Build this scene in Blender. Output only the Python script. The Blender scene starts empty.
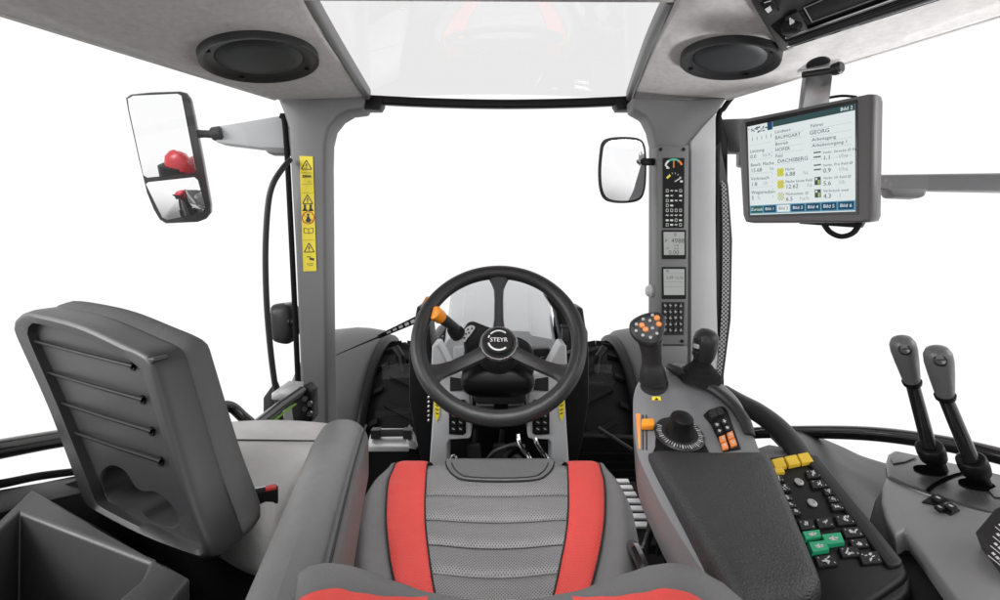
import bpy, bmesh, math, random
from mathutils import Vector, Matrix
random.seed(7)
SC = bpy.context.scene
COL = SC.collection
H = 1.05                     # camera height above the cab floor (z = 0)
F, CX, CY = 480.0, 500.0, 250.0
CAM = Vector((0, 0, H))
V = Vector

# ------------------------------------------------------------------ measuring
def P(px, py, D):
    return V(((px - CX) / F * D, D, H + (CY - py) / F * D))
def ray(px, py):
    return V(((px - CX) / F, 1.0, (CY - py) / F))
def onp(px, py, p0, n):
    d = ray(px, py)
    t = (p0 - CAM).dot(n) / d.dot(n)
    return CAM + d * t
def lerp(a, b, t):
    return a + (b - a) * t
def catmull(pts, n=8, closed=False):
    pts = [V(p) for p in pts]
    out = []
    m = len(pts)
    rng = m if closed else m - 1
    for i in range(rng):
        if closed:
            p0, p1, p2, p3 = pts[(i - 1) % m], pts[i], pts[(i + 1) % m], pts[(i + 2) % m]
        else:
            p0, p1, p2, p3 = pts[max(i - 1, 0)], pts[i], pts[i + 1], pts[min(i + 2, m - 1)]
        for k in range(n):
            t = k / n
            out.append(0.5 * ((2 * p1) + (-p0 + p2) * t + (2 * p0 - 5 * p1 + 4 * p2 - p3) * t * t + (-p0 + 3 * p1 - 3 * p2 + p3) * t ** 3))
    if not closed:
        out.append(pts[-1])
    return out

# ------------------------------------------------------------------ materials
def mat(name, col, rough=0.5, metal=0.0, bump=0.0, bscale=300.0, var=0.0, vscale=12.0, spec=0.5, coat=0.0, rvar=0.08, wav=0.0):
    m = bpy.data.materials.new(name)
    m.use_nodes = True
    nt = m.node_tree
    b = nt.nodes['Principled BSDF']
    if len(col) == 3:
        col = (*col, 1)
    b.inputs['Base Color'].default_value = col
    b.inputs['Roughness'].default_value = rough
    b.inputs['Metallic'].default_value = metal
    b.inputs['Specular IOR Level'].default_value = spec
    b.inputs['Coat Weight'].default_value = coat
    tc = nt.nodes.new('ShaderNodeTexCoord')
    if var > 0:
        nz = nt.nodes.new('ShaderNodeTexNoise')
        nz.inputs['Scale'].default_value = vscale
        nz.inputs['Detail'].default_value = 6
        nz.inputs['Roughness'].default_value = 0.65
        nt.links.new(tc.outputs['Object'], nz.inputs['Vector'])
        mx = nt.nodes.new('ShaderNodeMix')
        mx.data_type = 'RGBA'
        mx.inputs['A'].default_value = (*[c * (1 - var) for c in col[:3]], 1)
        mx.inputs['B'].default_value = (*[min(1, c * (1 + var)) for c in col[:3]], 1)
        nt.links.new(nz.outputs['Fac'], mx.inputs['Factor'])
        nt.links.new(mx.outputs['Result'], b.inputs['Base Color'])
        mr = nt.nodes.new('ShaderNodeMapRange')
        mr.inputs['To Min'].default_value = max(0.03, rough - rvar)
        mr.inputs['To Max'].default_value = min(1, rough + rvar)
        nt.links.new(nz.outputs['Fac'], mr.inputs['Value'])
        nt.links.new(mr.outputs['Result'], b.inputs['Roughness'])
    if wav > 0:
        n3 = nt.nodes.new('ShaderNodeTexNoise'); n3.inputs['Scale'].default_value = 13; n3.inputs['Detail'].default_value = 2.5
        n3.inputs['Distortion'].default_value = .6
        nt.links.new(tc.outputs['Object'], n3.inputs['Vector'])
        b3 = nt.nodes.new('ShaderNodeBump'); b3.inputs['Strength'].default_value = wav; b3.inputs['Distance'].default_value = .02
        nt.links.new(n3.outputs['Fac'], b3.inputs['Height']); nt.links.new(b3.outputs['Normal'], b.inputs['Normal'])
    if bump > 0:
        n2 = nt.nodes.new('ShaderNodeTexNoise')
        n2.inputs['Scale'].default_value = bscale
        n2.inputs['Detail'].default_value = 3
        nt.links.new(tc.outputs['Object'], n2.inputs['Vector'])
        bp = nt.nodes.new('ShaderNodeBump')
        bp.inputs['Strength'].default_value = bump
        bp.inputs['Distance'].default_value = 0.002
        nt.links.new(n2.outputs['Fac'], bp.inputs['Height'])
        if wav > 0:
            nt.links.new(b3.outputs['Normal'], bp.inputs['Normal'])
        nt.links.new(bp.outputs['Normal'], b.inputs['Normal'])
    return m

def perforated(name, col, hole, scale=210.0, rough=0.5):
    """leather with rows of tiny punched holes"""
    m = mat(name, col, rough, bump=0.0, var=0.14, vscale=9, wav=.35)
    prev = m.node_tree.nodes['Principled BSDF'].inputs['Normal'].links[0].from_socket
    nt = m.node_tree
    b = nt.nodes['Principled BSDF']
    tc = nt.nodes.new('ShaderNodeTexCoord')
    mp = nt.nodes.new('ShaderNodeMapping')
    mp.inputs['Rotation'].default_value = (0, 0, math.radians(45))
    nt.links.new(tc.outputs['Object'], mp.inputs['Vector'])
    vo = nt.nodes.new('ShaderNodeTexVoronoi')
    vo.voronoi_dimensions = '2D'
    vo.inputs['Scale'].default_value = scale
    vo.inputs['Randomness'].default_value = 0.0
    nt.links.new(mp.outputs['Vector'], vo.inputs['Vector'])
    rp = nt.nodes.new('ShaderNodeMapRange')
    rp.inputs['From Min'].default_value = 0.16
    rp.inputs['From Max'].default_value = 0.34
    nt.links.new(vo.outputs['Distance'], rp.inputs['Value'])
    base = b.inputs['Base Color'].links[0].from_socket
    mx = nt.nodes.new('ShaderNodeMix')
    mx.data_type = 'RGBA'
    mx.inputs['A'].default_value = (*hole, 1)
    nt.links.new(base, mx.inputs['B'])
    nt.links.new(rp.outputs['Result'], mx.inputs['Factor'])
    nt.links.new(mx.outputs['Result'], b.inputs['Base Color'])
    bp = nt.nodes.new('ShaderNodeBump')
    bp.inputs['Strength'].default_value = 0.5
    bp.inputs['Distance'].default_value = 0.001
    nt.links.new(rp.outputs['Result'], bp.inputs['Height'])
    nt.links.new(prev, bp.inputs['Normal'])
    nt.links.new(bp.outputs['Normal'], b.inputs['Normal'])
    return m

def glow(name, col, strength=1.0):
    m = bpy.data.materials.new(name)
    m.use_nodes = True
    b = m.node_tree.nodes['Principled BSDF']
    b.inputs['Base Color'].default_value = (col[0] * .04, col[1] * .04, col[2] * .04, 1)
    b.inputs['Roughness'].default_value = 0.6
    b.inputs['Specular IOR Level'].default_value = 0.15
    b.inputs['Emission Color'].default_value = (*col, 1)
    b.inputs['Emission Strength'].default_value = strength
    return m

def glass(name, refl, tint=(1, 1, 1)):
    m = bpy.data.materials.new(name)
    m.use_nodes = True
    nt = m.node_tree
    for n in list(nt.nodes):
        nt.nodes.remove(n)
    out = nt.nodes.new('ShaderNodeOutputMaterial')
    tr = nt.nodes.new('ShaderNodeBsdfTransparent')
    tr.inputs['Color'].default_value = (*tint, 1)
    gl = nt.nodes.new('ShaderNodeBsdfGlossy')
    gl.inputs['Roughness'].default_value = 0.0
    lw = nt.nodes.new('ShaderNodeLayerWeight')
    lw.inputs['Blend'].default_value = .5
    pw = nt.nodes.new('ShaderNodeMath'); pw.operation = 'POWER'; pw.inputs[1].default_value = 5
    nt.links.new(lw.outputs['Facing'], pw.inputs[0])
    ma = nt.nodes.new('ShaderNodeMath'); ma.operation = 'MULTIPLY_ADD'
    ma.inputs[1].default_value = 1 - refl; ma.inputs[2].default_value = refl
    nt.links.new(pw.outputs[0], ma.inputs[0])
    mx = nt.nodes.new('ShaderNodeMixShader')
    nt.links.new(ma.outputs[0], mx.inputs['Fac'])
    nt.links.new(tr.outputs['BSDF'], mx.inputs[1])
    nt.links.new(gl.outputs['BSDF'], mx.inputs[2])
    nt.links.new(mx.outputs['Shader'], out.inputs['Surface'])
    return m

M = dict(
    traymat=mat('tray_plastic', (.05, .05, .052), .40, bump=.15, bscale=900, var=.1),
    headliner=mat('headliner_felt', wav=.3, col=(.58, .565, .555), rough=.95, bump=.5, bscale=420, var=.26, vscale=55, spec=.1),
    pillar=mat('grey_pillar_plastic', (.165, .165, .17), .5, bump=.12, bscale=900, var=.06),
    pale=mat('pale_and_lit_grey_plastic', (.52, .52, .53), .45, bump=.08, bscale=800, var=.05),  # plain pale trim; on the pillar cheek it paints in window light
    mid=mat('mid_grey_plastic', (.155, .155, .16), .36, bump=.12, bscale=900, var=.07),
    shell=mat('charcoal_shell_plastic', (.040, .040, .042), .42, bump=.18, bscale=1100, var=.08),
    dark=mat('dark_grey_plastic', (.023, .023, .0245), .40, bump=.15, bscale=900, var=.12, spec=.3),
    black=mat('black_plastic', (.006, .006, .0063), .4, bump=.12, bscale=900, var=.15, spec=.2),
    matte=mat('matte_black_rubber', (.012, .012, .012), .75, bump=.2, bscale=400, var=.2, spec=.1),
    gloss=mat('gloss_black_paint', (.012, .012, .013), .18, var=.1, coat=.4),
    padskin=mat('black_soft_vinyl', (.019, .019, .020), .38, bump=.95, bscale=420, var=.2, vscale=25),
    rim=mat('black_wheel_rubber', (.018, .018, .019), .36, spec=.4, bump=.2, bscale=1400, var=.1),
    leather=mat('grey_leather', wav=.3, col=(.125, .124, .126), rough=.52, bump=.3, bscale=600, var=.10, vscale=8),
    flap=mat('dark_grey_leather', wav=.3, col=(.10, .10, .102), rough=.5, bump=.3, bscale=600, var=.1, vscale=8),
    suede=mat('grey_suede_cloth', wav=.3, col=(.50, .495, .49), rough=.9, bump=.35, bscale=500, var=.16, vscale=14, spec=.2),
    padcloth=mat('charcoal_seat_cloth', wav=.3, col=(.10, .10, .102), rough=.8, bump=.3, bscale=600, var=.12, vscale=14, spec=.25),
    armskin=mat('grey_armrest_vinyl', wav=.3, col=(.125, .125, .127), rough=.5, bump=.3, bscale=600, var=.07, vscale=10),
    red=perforated('red_leather', (.62, .060, .050), (.34, .026, .022), 270, .46),
    redplain=mat('red_smooth_leather', wav=.3, col=(.62, .060, .050), rough=.48, bump=.25, bscale=600, var=.08),
    quilt=perforated('grey_perforated_leather', (.19, .188, .19), (.03, .03, .03), 270, .50),
    seam=mat('black_seam_thread', (.012, .012, .013), .7),
    chrome=mat('chrome', (.75, .75, .76), .16, 1.0, var=.1),
    steel=mat('brushed_steel', (.52, .52, .53), .32, 1.0, bump=.1, bscale=200, var=.1),
    darksteel=mat('dark_metal', (.22, .22, .225), .28, .9, var=.1),
    satin=mat('satin_black_plastic', (.05, .05, .052), .26, bump=.05, bscale=900, var=.08),
    badge=mat('black_badge_plastic', (.008, .008, .008), .6, var=.1, spec=.2),
    hole=mat('deep_black_opening', (.004, .004, .004), 1.0, spec=0, var=.1),
    lightbody=mat('grey_console_plastic', (.21, .21, .215), .36, bump=.12, bscale=900, var=.07),
    alu=mat('pale_aluminium', (.70, .70, .71), .35, .6, var=.08),
    mirror=mat('mirror_glass', (.93, .93, .94), .0, 1.0),
    yellow=mat('yellow_sticker', (.80, .66, .03), .45, var=.05),
    ykey=mat('yellow_key', (.75, .50, .03), .45, var=.06, vscale=60),
    gkey=mat('green_key', (.02, .36, .17), .42, var=.06, vscale=60),
    orange=mat('orange_plastic', (.80, .27, .02), .42, var=.06, vscale=60),
    okey=mat('light_orange_key', (.80, .25, .06), .45, var=.06, vscale=60),
    white=mat('white_print', (.58, .58, .58), .55),
    greyprint=mat('grey_print', (.42, .42, .42), .5),
    ink=mat('black_print', (.02, .02, .02), .5),
    redprint=mat('red_print', (.6, .03, .03), .5),
    greenprint=mat('lime_print', (.25, .55, .05), .5),
    keycap=mat('black_key', (.016, .016, .017), .42, var=.1, vscale=60, spec=.3),
    knobcap=mat('grey_lever_knob', (.11, .11, .112), .34, bump=.15, bscale=900, var=.08),
    fender=mat('grey_fender_plastic', (.072, .072, .074), .42, bump=.12, bscale=500, var=.12, vscale=5),
    hood=mat('light_grey_paint', (.44, .45, .46), .35, var=.05, vscale=4),
    tyre=mat('tyre_rubber', (.013, .013, .014), .8, bump=.4, bscale=120, var=.25, spec=.12),
    rimgrey=mat('grey_wheel_rim', (.38, .38, .39), .4, var=.1),
    bright=mat('red_paint', (.40, .010, .022), .4, coat=.15, var=.05),
    speaker=mat('speaker_cone_mesh', (.022, .024, .027), .55, bump=.25, bscale=1500, var=.1),
    bezel=mat('bezel_grey_plastic', (.075, .07, .07), .38, .0, bump=.05, bscale=900, var=.08),
    floor=mat('black_floor_rubber', (.008, .008, .008), .8, bump=.3, bscale=150, var=.3, spec=.1),
    screen=glow('lit_screen', (.76, .82, .82), .92),
    screendark=glow('lit_screen_header', (.03, .07, .075), 1),
    tab=glow('lit_tab', (.012, .06, .12), 1), tabg=glow('lit_green_tab', (.02, .10, .08), 1),
    tabrail=glow('lit_tab_rail', (.12, .30, .42), 1),
    icong=glow('lit_olive_icon', (.42, .45, .12), 1), iconb=glow('lit_dark_icon', (.05, .09, .08), 1),
    text=glow('lit_text', (.02, .03, .035), 1), textg=glow('lit_grey_text', (.34, .38, .38), 1),
    textw=glow('lit_white_text', (.8, .9, .95), 1),
    lcd=glow('lcd_screen', (.42, .43, .42), .8), lcdink=glow('lcd_segments', (.06, .06, .06), 1),
    gred=glow('gauge_needle', (.75, .22, .06), 1), ggreen=glow('gauge_green', (.06, .42, .28), 1), gwhite=glow('gauge_white', (.6, .62, .6), 1),
    gyellow=glow('gauge_yellow', (.7, .65, .05), 1),
    pane=glass('window_glass', .025), roofpane=glass('roof_window_glass', .23),
)

def mesh_net():
    m = mat('grey_honeycomb_net', (.02, .02, .02), .6)
    nt = m.node_tree
    b = nt.nodes['Principled BSDF']
    tc = nt.nodes.new('ShaderNodeTexCoord')
    sp = nt.nodes.new('ShaderNodeSeparateXYZ'); cb_ = nt.nodes.new('ShaderNodeCombineXYZ')
    nt.links.new(tc.outputs['Object'], sp.inputs['Vector'])
    nt.links.new(sp.outputs['X'], cb_.inputs['X']); nt.links.new(sp.outputs['Z'], cb_.inputs['Y'])
    mp = nt.nodes.new('ShaderNodeMapping')
    mp.inputs['Rotation'].default_value = (0, 0, math.radians(45))
    nt.links.new(cb_.outputs['Vector'], mp.inputs['Vector'])
    vo = nt.nodes.new('ShaderNodeTexVoronoi'); vo.voronoi_dimensions = '2D'
    vo.inputs['Scale'].default_value = 105; vo.inputs['Randomness'].default_value = 0
    nt.links.new(mp.outputs['Vector'], vo.inputs['Vector'])
    rp = nt.nodes.new('ShaderNodeValToRGB')
    rp.color_ramp.elements[0].position = .36; rp.color_ramp.elements[0].color = (.02, .02, .02, 1)
    rp.color_ramp.elements[1].position = .46; rp.color_ramp.elements[1].color = (.42, .42, .42, 1)
    nt.links.new(vo.outputs['Distance'], rp.inputs['Fac'])
    nt.links.new(rp.outputs['Color'], b.inputs['Base Color'])
    return m
M['net'] = mesh_net()

# ------------------------------------------------------------------ mesh builder
class MB:
    def __init__(s):
        s.v, s.f, s.m = [], [], []
    def add(s, verts, faces, m=0):
        o = len(s.v)
        s.v += [V(p) for p in verts]
        s.f += [tuple(i + o for i in f) for f in faces]
        s.m += [m] * len(faces)
        return s
    def quad(s, a, b, c, d, m=0):
        return s.add([a, b, c, d], [(0, 1, 2, 3)], m)
    def poly(s, pts, m=0):
        return s.add(pts, [tuple(range(len(pts)))], m)
    def prism(s, pts, vec, m=0):
        n = len(pts); vec = V(vec)
        fs = [tuple(range(n)), tuple(range(2 * n - 1, n - 1, -1))]
        fs += [(i, i + n, (i + 1) % n + n, (i + 1) % n) for i in range(n)]
        return s.add(list(pts) + [V(p) + vec for p in pts], fs, m)
    def box(s, c, size, R=None, m=0):
        c = V(c); hx, hy, hz = [k / 2 for k in size]
        vs = [V((x, y, z)) for x in (-hx, hx) for y in (-hy, hy) for z in (-hz, hz)]
        if R is not None:
            vs = [R @ p for p in vs]
        return s.add([c + p for p in vs], [(0, 1, 3, 2), (4, 6, 7, 5), (0, 4, 5, 1), (2, 3, 7, 6), (0, 2, 6, 4), (1, 5, 7, 3)], m)
    def loft(s, loops, caps=True, m=0, closed=True):
        n = len(loops[0]); vs = [p for l in loops for p in l]; fs = []
        for i in range(len(loops) - 1):
            for k in range(n if closed else n - 1):
                a, b = i * n + k, i * n + (k + 1) % n
                fs.append((a, b, b + n, a + n))
        if caps and closed:
            fs.append(tuple(range(n - 1, -1, -1)))
            fs.append(tuple(range((len(loops) - 1) * n, len(loops) * n)))
        return s.add(vs, fs, m)
    def tube(s, pts, r, n=14, m=0, closed=False, flat=1.0):
        pts = [V(p) for p in pts]
        k = len(pts)
        rs = r if isinstance(r, (list, tuple)) else [r] * k
        if len(rs) != k:
            rr = []
            for i in range(k):
                t = i / (k - 1) * (len(rs) - 1); a = min(int(t), len(rs) - 2)
                rr.append(rs[a] + (rs[a + 1] - rs[a]) * (t - a))
            rs = rr
        loops = []; nrm = None
        for i, p in enumerate(pts):
            if closed:
                tg = pts[(i + 1) % k] - pts[i - 1]
            else:
                tg = pts[min(i + 1, k - 1)] - pts[max(i - 1, 0)]
            tg.normalize()
            if nrm is None:
                up = V((0, 0, 1)) if abs(tg.z) < .9 else V((0, 1, 0))
                nrm = tg.cross(up).normalized()
            nrm = (nrm - tg * nrm.dot(tg)).normalized()
            bn = tg.cross(nrm)
            loops.append([p + (nrm * math.cos(2 * math.pi * j / n) + bn * math.sin(2 * math.pi * j / n) * flat) * rs[i] for j in range(n)])
        if closed:
            loops.append(loops[0])
            return s.loft(loops, False, m)
        return s.loft(loops, True, m)
    def lathe(s, prof, o, axis, n=40, m=0, sy=1.0, caps=True):
        axis = V(axis).normalized()
        up = V((0, 0, 1)) if abs(axis.z) < .9 else V((0, 1, 0))
        a = axis.cross(up).normalized(); b = axis.cross(a)
        loops = [[V(o) + axis * h + (a * math.cos(2 * math.pi * j / n) + b * math.sin(2 * math.pi * j / n) * sy) * r for j in range(n)] for r, h in prof]
        return s.loft(loops, caps, m)
    def grid(s, fn, nu, nv, m=0):
        vs = [fn(i / nu, j / nv) for j in range(nv + 1) for i in range(nu + 1)]
        fs = [(j * (nu + 1) + i, j * (nu + 1) + i + 1, (j + 1) * (nu + 1) + i + 1, (j + 1) * (nu + 1) + i) for j in range(nv) for i in range(nu)]
        return s.add(vs, fs, m)
    def text(s, body, o, ux, uy, size, m=0, align='LEFT', depth=0.0):
        cu = bpy.data.curves.new('t', 'FONT')
        cu.body = body; cu.size = 1.0; cu.align_x = align; cu.resolution_u = 2
        ob = bpy.data.objects.new('t', cu)
        COL.objects.link(ob)
        dg = bpy.context.evaluated_depsgraph_get()
        me = bpy.data.meshes.new_from_object(ob.evaluated_get(dg))
        ux, uy = V(ux).normalized(), V(uy).normalized()
        s.add([V(o) + (ux * v.co.x + uy * v.co.y) * size for v in me.vertices], [tuple(p.vertices) for p in me.polygons], m)
        bpy.data.objects.remove(ob); bpy.data.curves.remove(cu); bpy.data.meshes.remove(me)
        return s
    def build(s, name, mats, parent=None, bevel=0.0, seg=2, ang=32, sub=0, recalc=True, thick=0.0, label=None):
        if not isinstance(mats, (list, tuple)):
            mats = [mats]
        off = V(parent['base']) if parent is not None else V((0, 0, 0))
        me = bpy.data.meshes.new(name)
        me.from_pydata([p - off for p in s.v], [], s.f)
        for mm in mats:
            me.materials.append(M[mm] if isinstance(mm, str) else mm)
        for p, mi in zip(me.polygons, s.m):
            p.material_index = mi
        bm = bmesh.new(); bm.from_mesh(me)
        bmesh.ops.remove_doubles(bm, verts=bm.verts, dist=1e-6)
        if recalc:
            bmesh.ops.recalc_face_normals(bm, faces=bm.faces)
        if bevel > 0:
            es = [e for e in bm.edges if len(e.link_faces) == 2 and e.calc_face_angle(0) > math.radians(30)]
            bmesh.ops.bevel(bm, geom=es, offset=bevel, segments=seg, profile=.5, affect='EDGES', clamp_overlap=True)
        bm.to_mesh(me); bm.free()
        me.polygons.foreach_set('use_smooth', [True] * len(me.polygons))
        me.set_sharp_from_angle(angle=math.radians(ang))
        o = bpy.data.objects.new(name, me)
        COL.objects.link(o)
        o['base'] = list(off)
        if parent is not None:
            o.parent = parent
        if thick:
            md = o.modifiers.new('thickness', 'SOLIDIFY'); md.thickness = thick; md.offset = 0
        if sub:
            md = o.modifiers.new('smooth', 'SUBSURF'); md.levels = sub; md.render_levels = sub
        if label:
            o['label'] = label
        return o

def thing(name, label, cat, loc, group=None):
    o = bpy.data.objects.new(name, None)
    o.empty_display_size = .05
    COL.objects.link(o)
    o.location = loc
    o['base'] = list(loc)
    o['label'] = label; o['category'] = cat
    if group:
        o['group'] = group
    return o
def tag(o, label, cat, group=None):
    o['label'] = label; o['category'] = cat
    if group:
        o['group'] = group
    return o
def pts(lst, D):
    return [P(a, b, D) for a, b in lst]
def lift(ps, n, h):
    n = V(n).normalized()
    return [p + n * h for p in ps]
def rrect(o, ux, uy, w, h, r, n=5):
    """rounded rectangle loop centred on o"""
    out = []
    for (sx, sy, a0) in ((1, 1, 0), (-1, 1, 90), (-1, -1, 180), (1, -1, 270)):
        for k in range(n + 1):
            a = math.radians(a0 + 90 * k / n)
            out.append(o + ux * (sx * (w / 2 - r) + r * math.cos(a)) + uy * (sy * (h / 2 - r) + r * math.sin(a)))
    return out
def centroid(ps):
    c = V((0, 0, 0))
    for p in ps:
        c += p
    return c / len(ps)
def scaled(ps, k):
    c = centroid(ps)
    return [c + (p - c) * k for p in ps]
def stroke(mb, a, b, w, n, m=0):
    a, b = V(a), V(b)
    d = (b - a)
    s_ = d.cross(V(n)).normalized() * (w / 2)
    mb.quad(a - s_, b - s_, b + s_, a + s_, m)
def fill_with_hole(mb, outer, holes, m=0):
    bm = bmesh.new()
    es = []
    for lp in [outer] + holes:
        vs = [bm.verts.new(p) for p in lp]
        es += [bm.edges.new((vs[i], vs[(i + 1) % len(vs)])) for i in range(len(vs))]
    bmesh.ops.triangle_fill(bm, use_beauty=True, use_dissolve=False, edges=es)
    bm.verts.index_update()
    mb.add([v.co.copy() for v in bm.verts], [tuple(v.index for v in f.verts) for f in bm.faces], m)
    bm.free()

UP = V((0, 0, 1))

# ================================================================== SETTING
fl = MB().box((0, .9, -.02), (2.1, 2.3, .04)).build('floor', 'floor')
fl['kind'] = 'structure'

# ================================================================== CAB
cab = thing('tractor_cab', 'grey felt and plastic tractor cab shell with tall pillars and sloping ceiling lining', 'tractor cab', (0, 1.7, 0))

def headliner_fn(outer, inner, side):
    rows_o, rows_i = outer, inner
    def fn(u, v):           # u outer->inner, v front->rear
        t = v * (len(rows_o) - 1); a = min(int(t), len(rows_o) - 2); k = t - a
        def cr(L):
            p0, p1, p2, p3 = L[max(a - 1, 0)], L[a], L[a + 1], L[min(a + 2, len(L) - 1)]
            return 0.5 * ((2 * p1) + (-p0 + p2) * k + (2 * p0 - 5 * p1 + 4 * p2 - p3) * k * k + (-p0 + 3 * p1 - 3 * p2 + p3) * k ** 3)
        p = lerp(cr(rows_o), cr(rows_i), u)
        bul = math.sin(math.pi * u) * .02
        return p + V((side * -1, 0, -.8)).normalized() * bul * min(1, v * 4)
    return fn
def hit(fn, px, py):
    u0, u1, v0, v1 = 0, 1, 0, 1
    for _ in range(5):
        best = None
        for i in range(31):
            for j in range(31):
                u = u0 + (u1 - u0) * i / 30; v = v0 + (v1 - v0) * j / 30
                p = fn(u, v)
                if p.y < .2:
                    continue
                e = ((p.x / p.y * F + CX - px) ** 2 + (CY - (p.z - H) / p.y * F - py) ** 2)
                if best is None or e < best[0]:
                    best = (e, u, v)
        _, u, v = best
        du, dv = (u1 - u0) / 8, (v1 - v0) / 8
        u0, u1, v0, v1 = max(0, u - du), min(1, u + du), max(0, v - dv), min(1, v + dv)
    p = fn(u, v); e = 1e-3
    n = (fn(min(u + e, 1), v) - fn(max(u - e, 0), v)).cross(fn(u, min(v + e, 1)) - fn(u, max(v - e, 0))).normalized()
    if n.dot(CAM - p) < 0:
        n = -n
    return p, n

def side_lining(side):
    if side < 0:
        A, B = P(275, 98, 1.66), P(0, 12, .95)
        inn = [P(365, 97, 1.70), P(331, 45, 1.30), P(302, -2, 1.06), P(268, -80, .80), P(200, -260, .52)]
    else:
        A, B = P(727, 98, 1.62), P(1000, 14, .95)
        inn = [P(632, 98, 1.70), P(652, 48, 1.30), P(674, 4, 1.07), P(706, -80, .80), P(775, -260, .52)]
    out = [lerp(A, B, t) for t in (0, .45, .85, 1.2, 1.6)]
    base = headliner_fn(out, inn, side)
    sx_, sy_, hw = (260, 54, 57) if side < 0 else (730, 54, 48)
    p0, n0 = hit(base, sx_, sy_)
    r0 = hw / F * p0.y
    def fn(u, v):            # flattened around the speaker opening
        q = base(u, v)
        d = (q - p0)
        w = max(0, min(1, (1.7 * r0 - d.length) / (.6 * r0)))
        w = w * w * (3 - 2 * w)
        return q - n0 * (d.dot(n0) * w)
    mb = MB()
    mb.grid(fn, 40, 80)
    o = mb.build('headliner', 'headliner', cab, thick=.012)
    lip = MB()
    lip.tube([fn(0, k / 30) + V((0, 0, .002)) for k in range(31)], .011, 10)
    lip.build('headliner_edge', 'headliner', o)
    return fn
SL = side_lining(-1)
SR = side_lining(1)

# rear cross rail of the roof window and the front header bar
mb = MB()
mb.prism([P(285, 2, 1.065), P(690, 4, 1.065), P(690, -20, 1.06), P(285, -20, 1.06)], (0, -.05, .0))
mb.build('cross_rail', 'headliner', cab, bevel=.006)
mb = MB(); mb.prism([V((-.62, 1.05, H + .57)), V((.62, 1.05, H + .57)), V((.62, -.75, H + .56)), V((-.62, -.75, H + .56))], (0, 0, .03))  # unseen ceiling, roof and walls, added to keep ambient light out of the cab
mb.build('unseen_ceiling_panel', 'headliner', cab)
mb = MB(); mb.prism([V((-.98, 1.02, H + .60)), V((.98, 1.02, H + .60)), V((.98, -.85, H + .60)), V((-.98, -.85, H + .60))], (0, 0, .04))
mb.prism([V((-.66, 1.40, H + .90)), V((.66, 1.40, H + .90)), V((.66, 1.0, H + .90)), V((-.66, 1.0, H + .90))], (0, 0, .03))
mb.build('unseen_roof_skin', 'bright', cab)
mb = MB()
mb.prism([V((-.95, -.75, 0)), V((.95, -.75, 0)), V((.95, -.75, H - .62)), V((-.95, -.75, H - .62))], (0, -.04, 0)); mb.build('unseen_rear_wall', 'black', cab)
for s_ in (-1, 1):
    mb = MB(); mb.prism([V((s_ * .96, -.75, 0)), V((s_ * .96, 1.0, 0)), V((s_ * .96, 1.0, H - .72)), V((s_ * .96, -.75, H - .55))], (s_ * .04, 0, 0)); mb.build('unseen_side_wall', 'black', cab)
mb = MB()
bar = catmull([P(368, 100, 1.71), P(430, 103, 1.72), P(500, 104.5, 1.725), P(570, 103.5, 1.72), P(631, 101, 1.71)], 8)
mb.loft([rrect(p, V((0, 1, 0)), UP, .03, .030, .006, 3) for p in bar])
for (a, b) in ((365, 382), (615, 634)):
    mb.prism(pts([(a, 97), (b, 97), (b, 104), (b - 3 if a < 500 else b, 109), (a if a < 500 else a + 3, 109), (a, 104)], 1.69), (0, .05, 0))
mb.build('header_bar', 'black', cab, bevel=.002)

# left front pillar with its flared head
mb = MB()
lp = [(275, 93), (300, 93), (366, 93), (363, 109), (347, 111), (337, 117), (329, 127), (325.5, 142), (325, 165), (326, 300), (328, 480), (305, 480), (301, 400), (295, 250), (288, 128), (283, 112)]
mb.prism(pts(lp, 1.68), (0, .10, 0))
pl = mb.build('pillar', 'pillar', cab, bevel=.012, seg=3)
mb = MB()
mb.tube(catmull([P(281, 116, 1.70), P(285.5, 130, 1.70), P(292, 250, 1.70), P(298, 380, 1.70), P(302, 480, 1.70)], 6), .010, 8)
mb.build('door_seal', 'matte', pl)
mb = MB()
mb.prism(pts([(325, 146), (328.5, 146), (331, 480), (328, 480), (326.5, 300)], 1.72), (0, .03, 0))
mb.build('edge_trim', 'pale', pl)
mb = MB()
mb.tube([P(327, 290, 1.74), P(331, 290, 1.74)], .022, 12)
mb.build('bumper_stop', 'dark', pl)

# right front pillar: grey front, cheek coloured paler for the window light on it
mb = MB()
rp = [(632, 97), (690, 99), (728, 97), (718, 112), (706, 126), (693, 142), (693, 480), (655, 480), (655.5, 143), (652, 128), (646, 116), (633, 109)]
mb.prism(pts(rp, 1.60), (0, .08, 0))
pr = mb.build('pillar', 'pillar', cab, bevel=.010, seg=3)
mb = MB()
ck = [(692, 138), (706, 122), (716, 104), (727, 98)]
lo = [P(691.5, y, 1.596) for y in (142, 220, 300, 400, 480)]
hi = [P(x, y, 1.64) for x, y in ((717, 118), (716.5, 220), (718, 300), (720, 400), (722, 480))]
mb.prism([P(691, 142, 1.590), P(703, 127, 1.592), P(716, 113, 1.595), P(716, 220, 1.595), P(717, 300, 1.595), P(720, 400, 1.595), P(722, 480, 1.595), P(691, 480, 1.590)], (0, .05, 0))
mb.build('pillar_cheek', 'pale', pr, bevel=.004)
mb = MB()
mb.tube(catmull([P(733, 96, 1.62), P(724, 108, 1.63), P(718, 122, 1.63), P(717, 200, 1.63), P(719, 300, 1.63), P(722, 420, 1.63)], 6), .009, 8)
mb.build('door_seal', 'matte', pr)
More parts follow.
